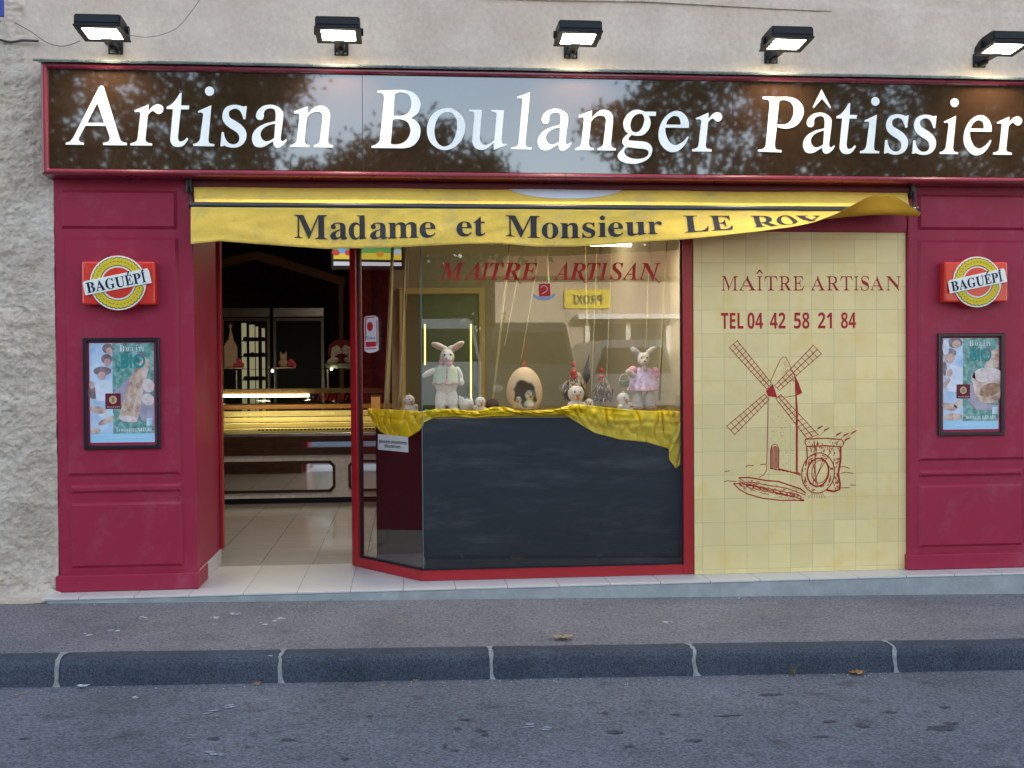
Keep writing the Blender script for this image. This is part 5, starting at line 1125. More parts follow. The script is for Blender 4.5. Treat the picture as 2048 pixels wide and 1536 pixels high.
def poster(x0, x1, z0, z1, kind, label):
    t = empty('poster_frame', ((x0+x1)/2, -.016, z0), label, 'poster', 'framed bread posters on the pillars')
    bw = .022; mb = MB(); mould(mb, (x0, x1, z0, z1), [(0, -.002), (0, -.032), (.004, -.036), (bw-.004, -.036), (bw, -.03), (bw, -.004)]); part(mb, 'frame', M('black_frame', (.012, .01, .016), .3), t)
    part(MB().box(x0+.01, x1-.01, -.019, -.0145, z0+.01, z1-.01), 'backing', maroon, t)
    a0, a1, b0_, b1 = x0+.034, x1-.034, z0+.038, z1-.03; W, H = a1-a0, b1-b0_
    Q = lambda u, v: (a0+W*u, b1-H*v)      # u right, v down
    yy = [-.0195]
    def poly(mb, pts): mb.add([(Q(u, v)[0], yy[0], Q(u, v)[1]) for u, v in pts][::-1], [tuple(range(len(pts)))]); 
    def blob(mb, cu, cv, ru, rv, tilt=0, n=20, jit=.0, seed=1):
        rr = random.Random(seed); poly(mb, [(cu+(ru*math.cos(q)*math.cos(tilt)-rv*math.sin(q)*math.sin(tilt)*1.0)*(1+rr.uniform(-jit, jit)), cv+(ru*math.cos(q)*math.sin(tilt)*.68+rv*math.sin(q)*math.cos(tilt))*(1+rr.uniform(-jit, jit))) for q in [2*PI*i/n for i in range(n)]])
    def lay(name, mat, f, dy=.0003):
        yy[0] -= dy; mb = MB(); f(mb); part(mb, name, mat, t)
    lay('print_sheet', p_band, lambda m: poly(m, [(0, 0), (1, 0), (1, 1), (0, 1)]))
    sp = .355
    lay('print_picture_left', p_sky, lambda m: poly(m, [(0, 0), (sp, 0), (sp, .905), (0, .905)]))
    lay('print_picture_green', p_grn, lambda m: poly(m, [(sp, 0), (1, 0), (1, .91), (sp, .91)]))
    if kind == 0:
        lay('print_hair', p_hair, lambda m: (blob(m, .29, .055, .09, .05), blob(m, .27, .16, .09, .05), blob(m, .2, .28, .14, .045), blob(m, .06, .5, .09, .06)))
        lay('print_clothes', p_white, lambda m: (poly(m, [(.08, .42), (.15, .37), (.355, .36), (.355, .58), (.1, .58)]), blob(m, .25, .72, .12, .03)))
        lay('print_faces', p_skin, lambda m: (blob(m, .31, .08, .05, .035), blob(m, .28, .195, .055, .04), blob(m, .19, .325, .065, .04), blob(m, .03, .42, .04, .04)))
        lay('print_food', p_bread, lambda m: (blob(m, .12, .67, .13, .035, .2), blob(m, .25, .78, .14, .03, -.4), blob(m, .08, .88, .08, .03)))
        lay('print_board', p_board, lambda m: poly(m, [(.36, .5), (.66, .32), (1, .55), (1, .83), (.8, .78), (.72, .62), (.45, .62)]))
        lay('print_baguette', p_bread, lambda m: poly(m, [(.44, .76), (.50, .62), (.64, .34), (.76, .22), (.86, .14), (.95, .18), (.90, .32), (.84, .45), (.80, .58), (.74, .79), (.62, .80)]))
        lay('print_baguette_crust', noisemat('poster_crust', [(.42, .24, .16), (.62, .46, .38)], 30), lambda m: (poly(m, [(.66, .36), (.70, .33), (.74, .5), (.66, .68), (.60, .66), (.68, .5)]), blob(m, .57, .73, .1, .05)))
        lay('print_crumb', p_crumb, lambda m: (blob(m, .91, .43, .10, .07, .4, 20, .06), blob(m, .90, .57, .10, .06, .2, 20, .06), blob(m, .6, .765, .14, .035, .15, 20, .1)))
    else:
        lay('print_hair', p_hair, lambda m: (blob(m, .22, .05, .13, .06), blob(m, .12, .16, .12, .05), blob(m, .03, .33, .04, .08)))
        lay('print_clothes', p_white, lambda m: (poly(m, [(.05, .35), (.14, .28), (.355, .33), (.355, .6), (.08, .58)]), blob(m, .05, .1, .06, .09)))
        lay('print_faces', p_skin, lambda m: (blob(m, .24, .065, .08, .045), blob(m, .12, .22, .09, .055), blob(m, .12, .38, .05, .05, .6), poly(m, [(0, .5), (.1, .42), (.14, .46), (.02, .56)])))
        lay('print_food', p_bread, lambda m: (blob(m, .12, .75, .14, .04, .2), blob(m, .27, .72, .08, .04, -.4), blob(m, .18, .86, .17, .04)))
        lay('print_loaf', p_bread, lambda m: (blob(m, .80, .52, .30, .20, .1, 26, .02), poly(m, [(.86, .14), (1, .12), (1, .32), (.74, .32)])))
        lay('print_crumb', p_crumb, lambda m: (blob(m, .78, .40, .26, .08, -.05, 24, .05), poly(m, [(.5, .42), (.56, .36), (.6, .5), (.58, .62)])))
        lay('print_loaf_mouth', noisemat('poster_crust_dark', [(.16, .08, .05), (.45, .25, .16)], 30), lambda m: blob(m, .84, .57, .2, .075, -.25, 24, .05))
        lay('print_loaf_base', p_board, lambda m: poly(m, [(.36, .62), (.5, .48), (.58, .64), (.72, .72), (1, .74), (1, .79), (.6, .79)]))
    def txt(m, s_, u0, u1, v, h, st='bold', off=0): put_glyph(m, s_, Q(u0, 0)[0], Q(u1, 0)[0], Q(0, v)[1], h*H/.676, yy[0], st=st, th=0, off=off)
    lay('brand_lettering', p_w, lambda m: (txt(m, 'B', .47, .545, .085, .06, off=-.01), txt(m, 'AGUEPI', .55, .85, .085, .045, off=-.01), m.stroke([Q(.725, .03), Q(.75, .018)], .004, yy[0])))
    lay('slogan_lettering', p_teal, lambda m: txt(m, 'BIO', .49, .87, .25, .135, st='plain', off=.02))
    lay('slogan_dot', M('poster_pink', (.5, .06, .12), .4), lambda m: blob(m, .82, .12, .022, .014))
    lay('badge', p_maroon, lambda m: poly(m, [(.24, .505), (.48, .505), (.48, .66), (.24, .66)]))
    lay('badge_disc', p_gold, lambda m: blob(m, .36, .57, .062, .041))
    lay('badge_lettering', p_maroon, lambda m: txt(m, 'B', .34, .38, .592, .045))
    lay('badge_name', p_gold, lambda m: txt(m, 'BAGUEPI', .265, .465, .65, .016))
    if kind == 0: lay('product_lettering', p_w, lambda m: (txt(m, 'LA BAGUETTE', .41, .72, .89, .028), txt(m, 'NATURE', .735, .97, .89, .036), [m.stroke([Q(.22+.05*i_, .955), Q(.22+.05*i_+.03, .955)], .0035, yy[0]) for i_ in range(13)]))
    else: lay('product_lettering', p_w, lambda m: (txt(m, 'BOULE AU', .41, .68, .885, .032), txt(m, 'LEVAIN', .70, .94, .885, .036), [m.stroke([Q(.22+.05*i_, .955), Q(.22+.05*i_+.03, .955)], .0035, yy[0]) for i_ in range(13)]))
    lay('corner_mark', noisemat('poster_mark', [(.3, .5, .6), (.6, .7, .8)], 40), lambda m: poly(m, [(.88, .76), (.97, .755), (.97, .83), (.88, .835)]))
p = at(165, 676, -.03); q2 = at(321, 897, -.03)
poster(p.x, q2.x, q2.z, p.z, 0, 'framed poster showing a baguette on the left pillar')
p = at(1877, 667, -.03); q2 = at(2009, 870, -.03)
poster(p.x, q2.x, q2.z, p.z, 1, 'framed poster showing a round loaf on the right pillar')
#======================================================================== INTERIOR
CY = 4.0
CT = empty('shop_counter', (-.8, CY, 0), 'long pastry counter with octagonal mirrors and a lit glass display top', 'counter')
cz = lambda py: at(580, py, CY).z
cx0, cx1 = -2.3, .17
wood = M('dark_stained_wood', (.05, .022, .012), .35, var=.2, vs=8)
part(MB().box(cx0, cx1, CY+.03, CY+.9, .002, cz(996)), 'kick_plate', M('kick_black', (.012, .013, .018), .4), CT)
part(MB().box(cx0, cx1, CY, CY+.9, cz(996), cz(910), .003), 'front_panel', M('grey_marble', (.62, .58, .56), .3, var=.15, vs=20), CT)
def octo(xa_, xb_, z0, z1, c): return [(xa_+c, z0), (xb_-c, z0), (xb_, z0+c), (xb_, z1-c), (xb_-c, z1), (xa_+c, z1), (xa_, z1-c), (xa_, z0+c)]
for a, b in ((433, 671), (697, 935)):
    x_a = at(a, 950, CY).x; x_b = at(b, 950, CY).x; z0, z1 = cz(985), cz(922); o1 = octo(x_a, x_b, z0, z1, .045); o2 = octo(x_a+.026, x_b-.026, z0+.026, z1-.026, .034)
    mb = MB(); mb.prism(o2, CY-.008, CY-.003); part(mb, 'mirror', mirror, CT)
    mb = MB(); n = 8; vs = [(x, CY-.02, zz) for x, zz in o1]+[(x, CY-.02, zz) for x, zz in o2]+[(x, CY-.001, zz) for x, zz in o1]+[(x, CY-.001, zz) for x, zz in o2]
    mb.add(vs, [(i, (i+1) % 8, 8+(i+1) % 8, 8+i) for i in range(8)]+[(16+i, 16+(i+1) % 8, (i+1) % 8, i) for i in range(8)]+[(8+i, 8+(i+1) % 8, 24+(i+1) % 8, 24+i) for i in range(8)]); part(mb, 'mirror_frame', wood, CT)
part(MB().box(cx0, cx1, CY-.03, CY+.9, cz(910), cz(895), .006), 'lower_moulding', wood, CT)
part(MB().box(cx0, cx1, CY-.005, CY+.9, cz(895), cz(884), .002), 'mirror_band', mirror, CT)
part(MB().box(cx0, cx1, CY-.04, CY+.9, cz(884), cz(872), .008), 'upper_moulding', wood, CT)
part(MB().box(cx0, cx1, CY-.045, CY+.05, cz(872), cz(866), .003), 'steel_edge', chrome, CT)
cream = M('lit_cream_tray', (.62, .5, .22), .4, var=.06)
for k, (a, b, dy) in enumerate(((865, 857, .05), (855, 846, .16), (844, 835, .28), (833, 822, .4))):
    Yk = CY+dy; part(MB().box(cx0+.02, cx1-.02, Yk, Yk+.1, at(580, a, Yk).z, at(580, b, Yk).z, .004), 'pastry_tray', cream, CT)
mb = MB(); rr = random.Random(12)
for k in range(46):
    x = cx0+.9+k*.036; mb.box(x, x+.022, CY+.045, CY+.049, at(580, 861.5, CY).z, at(580, 858.5, CY).z)
part(mb, 'price_tags', M('tag_dark', (.02, .015, .01), .5), CT, )['kind'] = 'stuff'
part(MB().box(cx0+.02, cx1-.02, CY+.45, CY+.9, at(580, 818, CY+.45).z, at(580, 809, CY+.45).z, .004), 'top_shelf', M('orange_wood', (.30, .14, .05), .4), CT)
part(MB().box(cx0, cx1, CY+.1, CY+.16, at(580, 787, CY+.1).z, at(580, 777, CY+.1).z, .003), 'lamp_rail', M('brass_rail', (.2, .12, .06), .35, metal=.5), CT)
cg = glass('counter_glass', (.92, .94, .9), 1.45)
mb = MB(); zb_, zt_ = at(580, 866, CY-.03).z, at(580, 777, CY+.1).z
mb.grid(1, 10, lambda u, v: (cx0+(cx1-cx0)*u, CY-.04+.15*(1-math.cos(v*PI/2)), zb_+(zt_-zb_)*math.sin(v*PI/2)), thick=0); part(mb, 'curved_glass', cg, CT, solid=.004)
zs = at(580, 737, CY+.12).z
part(MB().box(cx0, cx1, CY+.02, CY+.42, zs-.01, zs, .002), 'glass_shelf', glass('shelf_glass', (.8, .85, .78), 1.5), CT)
for x in (-1.62, -.75, .1): mb = MB(); mb.tube([(x, CY+.2, at(580, 780, CY).z), (x, CY+.2, zs-.01)], .012, 10); part(mb, 'shelf_post', chrome, CT)
mb = MB(); a = at(440, 792, CY+.09); b = at(618, 791, CY+.09); mb.tube([a, b], .012, 10); part(mb, 'lit_tube', M('counter_tube', (1, .95, .7), .3, emit=5, ecol=(1, .93, .6)), CT)
lamp_area('counter_lamp', (-.9, CY+.12, a.z-.01), 1.6, .06, 1.2, (1, .85, .5), parent=CT)
mb = MB(); c_ = at(632, 801, CY-.045); d_ = at(716, 801, CY-.045); put_glyph(mb, 'Maitre Artisan', c_.x, c_.x+(d_.x-c_.x)*2.1, c_.z, .11, CY-.045, st='bi', th=0); part(mb, 'counter_lettering', M('dull_red_vinyl', (.25, .02, .015), .5), CT)
# spot lamps glints
for px, py in ((545, 742), (663, 738)):
    p = at(px, py, CY+.0); t = empty('counter_spot', p, 'small bright spot lamp under the glass shelf, ' + ('between the two fridges' if px < 600 else 'below the swan cake'), 'lamp', 'small spot lamps on the counter'); 
    mb = MB(); mb.ell(p, .011, seg=12); part(mb, 'bulb', M('bulb', (1, .8, .6), .3, emit=6, ecol=(1, .8, .6)), t)
    mb = MB(); mb.tube([p+Vector((0, .01, .008)), p+Vector((0, .04, .02))], .008, 8); part(mb, 'holder', chrome, t)
# cakes on the glass shelf
icing = M('cream_icing', (.35, .26, .17), .6, var=.1, vs=20); rose = M('rose_sugar', (.35, .05, .07), .6, var=.3, vs=40)
t = empty('church_cake', (at(464, 737, CY+.15).x, CY+.15, zs+.001), 'tall church shaped sugar cake with a star on its spire, on the counter', 'cake')
k = (CY+.15+6.6)/F_PX; L0 = t.location
mb = MB(); mb.box(L0.x-14*k, L0.x+10*k, L0.y-.04, L0.y+.04, L0.z+3*k, L0.z+44*k, .006); vs = [(-14, 44), (10, 44), (3, 56), (-7, 56)]
mb.prism([(L0.x+a*k, L0.z+b*k) for a, b in vs], L0.y-.035, L0.y+.035)
mb.lathe([(6*k, 0), (4.5*k, 10*k), (2*k, 20*k), (.6*k, 28*k)], (L0.x-2*k, L0.y, L0.z+54*k), 8); part(mb, 'church', icing, t)
mb = MB(); mb.prism([(L0.x-2*k+(5.5 if i % 2 == 0 else 2.2)*k*math.sin(PI*i/5), L0.z+84*k+(5.5 if i % 2 == 0 else 2.2)*k*math.cos(PI*i/5)) for i in range(10)], L0.y-.006, L0.y+.006); part(mb, 'star', M('gold_star', (.4, .18, .08), .5), t)
mb = MB(); mb.lathe([(0, 0), (26*k, 0), (26*k, 2*k), (0, 3*k)], L0, 24); part(mb, 'plate', icing, t)
mb = MB(); [mb.ell((L0.x+(12+dx)*k, L0.y-.03, L0.z+zz*k), 5*k) for dx, zz in ((0, 8), (5, 11), (2, 16), (8, 7), (-4, 6))]; part(mb, 'sugar_flower', rose, t)
t = empty('cat_cake', (at(567, 737, CY+.15).x, CY+.15, zs+.001), 'small cake with a cat figure and red sugar flowers on the counter', 'cake'); L0 = t.location
mb = MB(); mb.ell((L0.x, L0.y, L0.z+22*k), (7*k, 6*k, 7*k)); mb.ell((L0.x, L0.y, L0.z+10*k), (10*k, 8*k, 9*k)); mb.ell((L0.x-5*k, L0.y, L0.z+29*k), (2*k, 2*k, 5*k)); mb.ell((L0.x+5*k, L0.y, L0.z+29*k), (2*k, 2*k, 5*k)); fuse(mb, .005, 'cat', icing, t)
mb = MB(); mb.lathe([(0, 0), (24*k, 0), (24*k, 2*k), (0, 3*k)], L0, 24); part(mb, 'plate', icing, t)
mb = MB(); [mb.ell((L0.x+(12+dx)*k, L0.y-.03, L0.z+zz*k), 5*k) for dx, zz in ((0, 8), (6, 11), (3, 14), (9, 7))]; part(mb, 'sugar_flower', rose, t)
t = empty('swan_cake', (at(683, 737, CY+.15).x, CY+.15, zs+.001), 'cake with two white swans making a heart before a dark red disc', 'cake'); L0 = t.location
mb = MB(); mb.lathe([(0, 0), (30*k, 0), (34*k, 8*k), (30*k, 9*k), (0, 4*k)], L0, 28); part(mb, 'dish', M('sea_green_dish', (.2, .25, .17), .4), t)
mb = MB(); n = 28; mb.prism([(L0.x+27*k*math.cos(2*PI*i/n), L0.z+32*k+25*k*math.sin(2*PI*i/n)) for i in range(n)], L0.y+.03, L0.y+.045); part(mb, 'red_disc', M('deep_red_disc', (.14, .008, .012), .5), t)
for sx in (-1, 1):
    mb = MB(); mb.ell((L0.x+sx*17*k, L0.y, L0.z+14*k), (13*k, 7*k, 7*k), (0, sx*.3, 0)); mb.tube([(L0.x+sx*a*k, L0.y-.01, L0.z+b*k) for a, b in ((14, 14), (17, 26), (15, 38), (8, 42), (3, 36), (2, 28))], [4*k, 4*k, 4.5*k, 4.5*k, 4*k, 2*k], 10); mb.ell((L0.x+sx*11*k, L0.y-.005, L0.z+33*k), (7*k, 4*k, 9*k)); fuse(mb, .006, 'swan', M('swan_white', (.42, .38, .3), .5), t)
# fridges
def fridge(px0, px1, lab, lit):
    Yf = 6.3; a = at(px0, 616, Yf); b = at(px1, 616, Yf); zt = a.z; t = empty('glass_fridge', ((a.x+b.x)/2, Yf, 0), lab, 'fridge', 'upright fridges behind the counter')
    part(MB().box(a.x, b.x, Yf, Yf+.6, .05, zt, .005), 'cabinet', M('dark_cabinet', (.012, .012, .012), .5), t)
    part(MB().box(a.x, b.x, Yf-.02, Yf-.001, at(px0, 634, Yf).z, zt, .004), 'header', chrome, t)
    zd = at(px0, 636, Yf).z; fw = .035
    mb = MB(); mb.box(a.x, a.x+fw, Yf-.03, Yf-.001, .2, zd, .003); mb.box(b.x-fw, b.x, Yf-.03, Yf-.001, .2, zd, .003); mb.box(a.x+fw+.0005, b.x-fw-.0005, Yf-.029, Yf-.001, zd-fw, zd-.001, .003); part(mb, 'door_frame', M('steel_frame', (.22, .19, .17), .35, metal=.7), t)
    if lit:
        for q, (u, w_) in enumerate(((.47, .055), (.63, .06), (.73, .03), (.86, .035))):
            x = a.x+(b.x-a.x)*u; part(MB().box(x-w_/2, x+w_/2, Yf-.012, Yf-.006, .6, zd-.06-.02*q, .002), 'lit_strip', M('fridge_light', (.4, .36, .2), .4, emit=.045, ecol=(.9, .85, .5)), t)
        for zz in (.95, 1.15, 1.42, 1.6):
            mb = MB(); mb.box(a.x+(b.x-a.x)*.42, b.x-fw-.01, Yf-.018, Yf-.013, zz, zz+.012)
            for i_ in range(6): mb.ell((a.x+(b.x-a.x)*(.5+.07*i_), Yf-.02, zz+.025), (.03, .008, .02+.012*random.random()), seg=8)
            part(mb, 'shelf_of_pastries', M('dark_pastry', (.02, .015, .01), .6), t)
    mb = MB(); xh = b.x-.016 if lit else a.x+.016; mb.tube([(xh, Yf-.05, .9), (xh, Yf-.05, 1.32)], .009, 8); mb.tube([(xh, Yf-.05, 1.3), (xh, Yf-.03, 1.3)], .007, 6); part(mb, 'handle', chrome, t)
fridge(441, 540, 'left upright glass fridge with lit strips behind the counter', True)
fridge(546, 648, 'right upright fridge with a dark glass door behind the counter', False)
t = empty('framed_arch', (-.9, 5.6, 0), 'brown gabled timber arch framing the fridges', 'arch'); Yb = 5.6
ar = M('arch_timber', (.15, .07, .035), .6, var=.15)
zf = lambda a, b: (at(a, b, Yb).x, at(a, b, Yb).z)
mb = MB(); mb.prism([zf(380, 537), zf(505, 503), zf(520, 503), zf(690, 556), zf(690, 572), zf(508, 518), zf(380, 550)], Yb, Yb+.08); part(mb, 'gable_beam', ar, t)
mb = MB(); a = zf(677, 560); b = zf(691, 1000); mb.box(a[0], b[0], Yb-.002, Yb+.078, 0.001, a[1], .004); part(mb, 'post', ar, t)
# screen
t = empty('wall_screen', at(735, 500, 2.6), 'flat screen with a colourful advert hanging near the top of the doorway', 'screen'); YS = 2.6
s0 = at(661, 440, YS); s1 = at(808, 539, YS)
part(MB().box(s0.x, s1.x, YS, YS+.06, s1.z, s0.z, .006), 'bezel', M('screen_black', (.006, .006, .007), .3), t)
def scr(name, pts, col, dy, e=.55): mb = MB(); mb.add([(at(a, b, YS-dy).x, YS-dy, at(a, b, YS-dy).z) for a, b in pts], [tuple(range(len(pts)))[::-1]]); part(mb, name, M('screen_'+name, (0.01, 0.01, 0.01), .3, emit=e*.27, ecol=col), t)
scr('sky_picture', [(667, 448), (803, 448), (803, 506), (667, 506)], (.1, .4, .1), .002)
scr('field_picture', [(667, 506), (803, 506), (803, 520), (667, 518)], (.8, .6, .05), .002)
scr('caption_band', [(667, 523), (803, 525), (803, 532), (667, 531)], (.7, .7, .78), .002)
for i_, (px, py, c) in enumerate(((672, 505, (.6, .02, .02)), (697, 505, (.6, .02, .02)), (684, 501, (.1, .4, .8)), (760, 508, (.75, .3, .02)), (795, 504, (.5, .6, .7)))):
    scr('advert_blob_'+'abcde'[i_], [(px+8*math.cos(2*PI*k_/12), py+6*math.sin(2*PI*k_/12)) for k_ in range(12)], c, .004)
# framed mirror and lit verticals on the partition behind the window
MYR = 3.27; t = empty('framed_mirror', at(880, 700, MYR), 'tall greenish mirror in a pale gold frame behind the window display', 'mirror')
a = at(797, 576, MYR); b = at(973, 1100, MYR); mb = MB(); mould(mb, (a.x, b.x, .3, a.z), [(0, MYR+.02), (0, MYR-.03), (.01, MYR-.04), (.05, MYR-.03), (.06, MYR-.01), (.06, MYR+.01)]); part(mb, 'frame', M('gold_frame', (.5, .4, .16), .5, var=.1), t)
part(MB().box(a.x+.05, b.x-.05, MYR-.004, MYR+.005, .35, a.z-.05), 'mirror_glass', M('green_mirror', (.12, .15, .07), .3, metal=.5), t)
for px, y0, y1 in ((942, 648, 800), (850, 648, 730)):
    p = at(px, y0, 2.2); q2 = at(px, y1, 2.2); t = empty('strip_light', q2, 'thin vertical lit strip seen ' + ('right of the tall rabbit' if px > 900 else 'left of the tall rabbit'), 'lamp', 'vertical strip lights'); mb = MB(); mb.tube([p, q2], .006, 8); part(mb, 'tube', M('strip_glow', (1, .85, .3), .4, emit=.35, ecol=(1, .85, .3)), t); mb = MB(); mb.box(q2.x-.01, q2.x+.01, 2.206, 2.22, q2.z, p.z); part(mb, 'backing', M('strip_back', (.3, .25, .1), .5), t)
t = empty('menu_box', at(751, 795, .9), 'small lit orange box at the left edge of the display', 'box'); p = t.location
part(MB().box(p.x-.03, p.x+.03, .88, .93, TZ+.003, TZ+.10, .004), 'case', M('orange_box', (.45, .2, .05), .5, emit=.03, ecol=(1, .45, .1)), t)
part(MB().box(p.x-.034, p.x+.034, .876, .934, TZ+.10, TZ+.108, .003), 'lid', wood, t)
# room light: warm ceiling lamp the shop has lit, then an added fill light
t = empty('ceiling_lamp', (-.6, 2.2, 2.66), 'round warm ceiling lamp inside the shop', 'lamp'); mb = MB(); mb.lathe([(0, -.03), (.12, -.03), (.15, .04), (0, .05)], t.location, 24); part(mb, 'diffuser', M('lamp_diffuser', (1, .8, .5), .4, emit=3, ecol=(1, .75, .42)), t)
lamp_area('room_lamp', (-.6, 2.2, 2.6), .3, .3, 3.2, (1, .82, .62), parent=t)
lamp_area('window_wall_fill', (1.1, 2.2, 2.55), 1.2, .3, 3.0, (1, .86, .6))  # fill light added to brighten the partition behind the window, no lamp fixture
#======================================================================== STREET OPPOSITE (mirrored in the sign and the glass)
leafm = M('leaves', (.02, .028, .012), .6, var=.3, vs=3); bark = M('bark', (.07, .055, .045), .9, var=.3)
def tree(x, y, h, blobs, label, seed, dens=1.0, kind='broadleaf_tree'):
    rr = random.Random(seed); y -= 5; x *= 1.16; h *= 1.13; blobs = [(a*1.13, b, c*1.13, d*1.15) for a, b, c, d in blobs]; t = empty(kind, (x, y, zroad(x, y)-.4), label, 'tree', 'trees across the street'); mb = MB()
    mb.tube([(0, 0, 0), (.1, 0, h*.3), (-.1, .1, h*.6), (0, 0, h*.9)], [.28, .2, .13, .03], 8)
    for (bx, by, bz, br) in blobs: mb.tube([(0, 0, max(1.2, bz*.45)), (bx*.5, by*.5, bz*.8), (bx, by, bz)], [.12, .07, .02], 6)
    mb.build('trunk', bark, t); mb = MB()
    for (bx, by, bz, br) in blobs:
        cl = [(Vector((rr.gauss(0, 1), rr.gauss(0, 1), rr.gauss(0, 1))).normalized()*br*rr.random()**.45) for _ in range(int(26*dens*br))]
        for c in cl:
            cc = Vector((bx, by, bz))+Vector((c.x, c.y, c.z*.8))
            for _ in range(36):
                p = cc+Vector((rr.gauss(0, .32), rr.gauss(0, .32), rr.gauss(0, .26))); u = Vector((rr.gauss(0, 1), rr.gauss(0, 1), rr.gauss(0, 1))).normalized(); v = u.orthogonal().normalized(); s_ = rr.uniform(.08, .17)
                mb.add([p-u*s_, p+v*s_*.5, p+u*s_, p-v*s_*.5], [(0, 1, 2, 3)])
    mb.build('crown', leafm, t); return t
tree(-8.5, -25, 12, [(0, 0, 7, 3), (-2, 0, 9.5, 2.6), (2, 0, 10, 2.6), (3.6, 0, 7.5, 2), (-3.5, 0, 7, 2.4), (0, 1, 11.5, 2.3), (4.6, 0, 9.3, 1.6)], 'big dark tree across the street, mirrored in the left of the sign', 1, 1.5)
tree(-15, -27, 13, [(0, 0, 8, 3.6), (-2, 0, 11, 2.6), (2.5, 0, 10.5, 3), (3.6, 0, 7.5, 2.6)], 'tall dark tree at the far left of the street', 2, 1.2)
tree(.6, -27, 7.6, [(-1.8, 0, 6.6, 1.5), (0, 0, 7.4, 1.3), (1.5, 0, 6.4, 1.4), (2.6, 0, 5.6, 1.3), (-3, 0, 6, 1.4)], 'low bushy tree across the street, mirrored under the central sign word', 3, 1.4)
tree(8.2, -24, 11, [(-1.6, 0, 6.3, 1.6), (-.6, 0, 8.6, 1.8), (1.2, 0, 9.6, 1.9), (2, 0, 7, 2), (3.4, 0, 9, 1.9), (-2, 0, 8, 1)], 'airy tree across the street, mirrored right of centre in the sign', 4, .8)
tree(14, -25, 12, [(-2, 0, 7.5, 2), (0, 0, 9.6, 2.6), (2, 0, 7, 2.6), (3.6, 0, 9.5, 2.5), (0, 0, 6.4, 2)], 'leafy tree across the street, mirrored under the right sign word', 5, 1.1)
tree(20.5, -26, 12, [(-2, 0, 8, 2.4), (0, 0, 10, 2.6), (2.5, 0, 8, 2.8), (-3, 0, 10, 1.8)], 'tree at the far right of the street', 6, 1.1)
tree(-5.5, -20, 5.5, [(-3, 0, 1.8, 2.2), (0, 0, 2.4, 2.4), (3, 0, 1.9, 2.2), (-1.5, 0, 4.6, 2), (2, 0, 4.6, 1.9), (5, 0, 2.2, 2)], 'dense bush across the street at the left', 11, 1.6)
tree(.9, -22, 6, [(-2, 0, 1.6, 1.8), (0, 0, 2.2, 2.0), (-1.5, 0, 4.2, 1.7), (1.2, 0, 3.6, 1.6), (0, 0, 5.2, 1.6)], 'bush across the street beside the low shop', 13, 1.6)
tree(-14, -20, 6, [(-3, 0, 1.8, 2.2), (0, 0, 2.4, 2.6), (3.4, 0, 1.9, 2.4), (-1.5, 0, 4.8, 2), (2, 0, 4.6, 2)], 'dense bush far to the left across the street', 12, 1.3)
t = empty('low_shop_building', (9, -25, 0), 'single storey cream shop across the street with a yellow sign', 'building')
hw = M('opposite_wall', (.5, .42, .34), .9, var=.1, vs=1); ht = M('roof_tiles', (.3, .15, .09), .9, var=.3, vs=10)
part(MB().box(2.6, 19, -31, -25, -.4, 3.9), 'wall', hw, t)
mb = MB(); mb.add([(2.2, -24.5, 3.85), (19.4, -24.5, 3.85), (19.4, -28, 5.6), (2.2, -28, 5.6), (19.4, -31.5, 3.85), (2.2, -31.5, 3.85)], [(0, 1, 2, 3), (3, 2, 4, 5), (0, 3, 5), (1, 4, 2)]); part(mb, 'roof', ht, t)
part(MB().box(4.6, 5.95, -24.9, -24.98, 2.95, 3.5, .01), 'shop_sign', M('yellow_sign', (.75, .6, .03), .5), t)
mb = MB(); put_glyph(mb, 'PROXI', 5.7, 4.85, 3.08, .36, 0, st='sans', th=0, fn=lambda x, z_, d: (x, -24.885, z_)); part(mb, 'sign_lettering', M('dark_sign_letters', (.02, .02, .02), .5), t)
part(MB().box(4.9, 8, -24.2, -24.99, 2.62, 2.76), 'door_canopy', M('white_trim', (.8, .8, .78), .5), t)
part(MB().box(5.3, 7.6, -24.95, -24.985, .2, 2.5), 'glass_door', M('dark_glass', (.03, .035, .04), .1), t)
mb = MB(); [mb.box(x, x+.14, -24.9, -24.945, .2, 2.55) for x in (5.2, 6.4, 7.6)]; part(mb, 'door_frame', M('white_trim', (.8, .8, .78), .5), t)
part(MB().box(9.6, 11.4, -24.96, -24.985, 1.2, 2.7), 'window', M('dark_glass', (.03, .035, .04), .1), t)
def vehicle(x, y, w_, h, L, paint, label, name, ww=.72):
    z0 = zroad(x, y); t = empty(name, (x, y, z0), label, 'car' if h < 1.7 else 'van'); h1 = h*.55
    prof = [(-w_/2, .28), (w_/2, .28), (w_/2, h1), (w_*ww/2, h*.97), (w_*ww/2-.08, h), (-w_*ww/2+.08, h), (-w_*ww/2, h*.97), (-w_/2, h1)]
    mb = MB(); mb.prism(prof, 0, -L); o = mb.build('body', paint, t); mb = MB()
    mb.prism([(-w_*.46, h1+.04), (w_*.46, h1+.04), (w_*ww*.47, h*.9), (-w_*ww*.47, h*.9)], .012, 0); mb.build('windscreen', M('dark_glass', (.03, .035, .04), .1), t)
    for sx in (-1, 1):
        for yy_ in (-.7, -L+.7):
            m2 = MB(); m2.tube([(sx*(w_/2-.18), yy_, .3), (sx*(w_/2+.01), yy_, .3)], .3, 18); m2.build('wheel', M('tyre', (.02, .02, .02), .8), t)
        m2 = MB(); m2.ell((sx*w_*.38, .01, .65), (.13, .03, .09)); m2.build('headlight', M('headlight_glass', (.6, .6, .6), .15), t)
    return t
vehicle(.72, -17.2, 1.85, 2.15, 4.3, M('white_car_paint', (.82, .83, .86), .2, coat=.5), 'white van parked across the street, mirrored in the shop window', 'parked_van', .8)
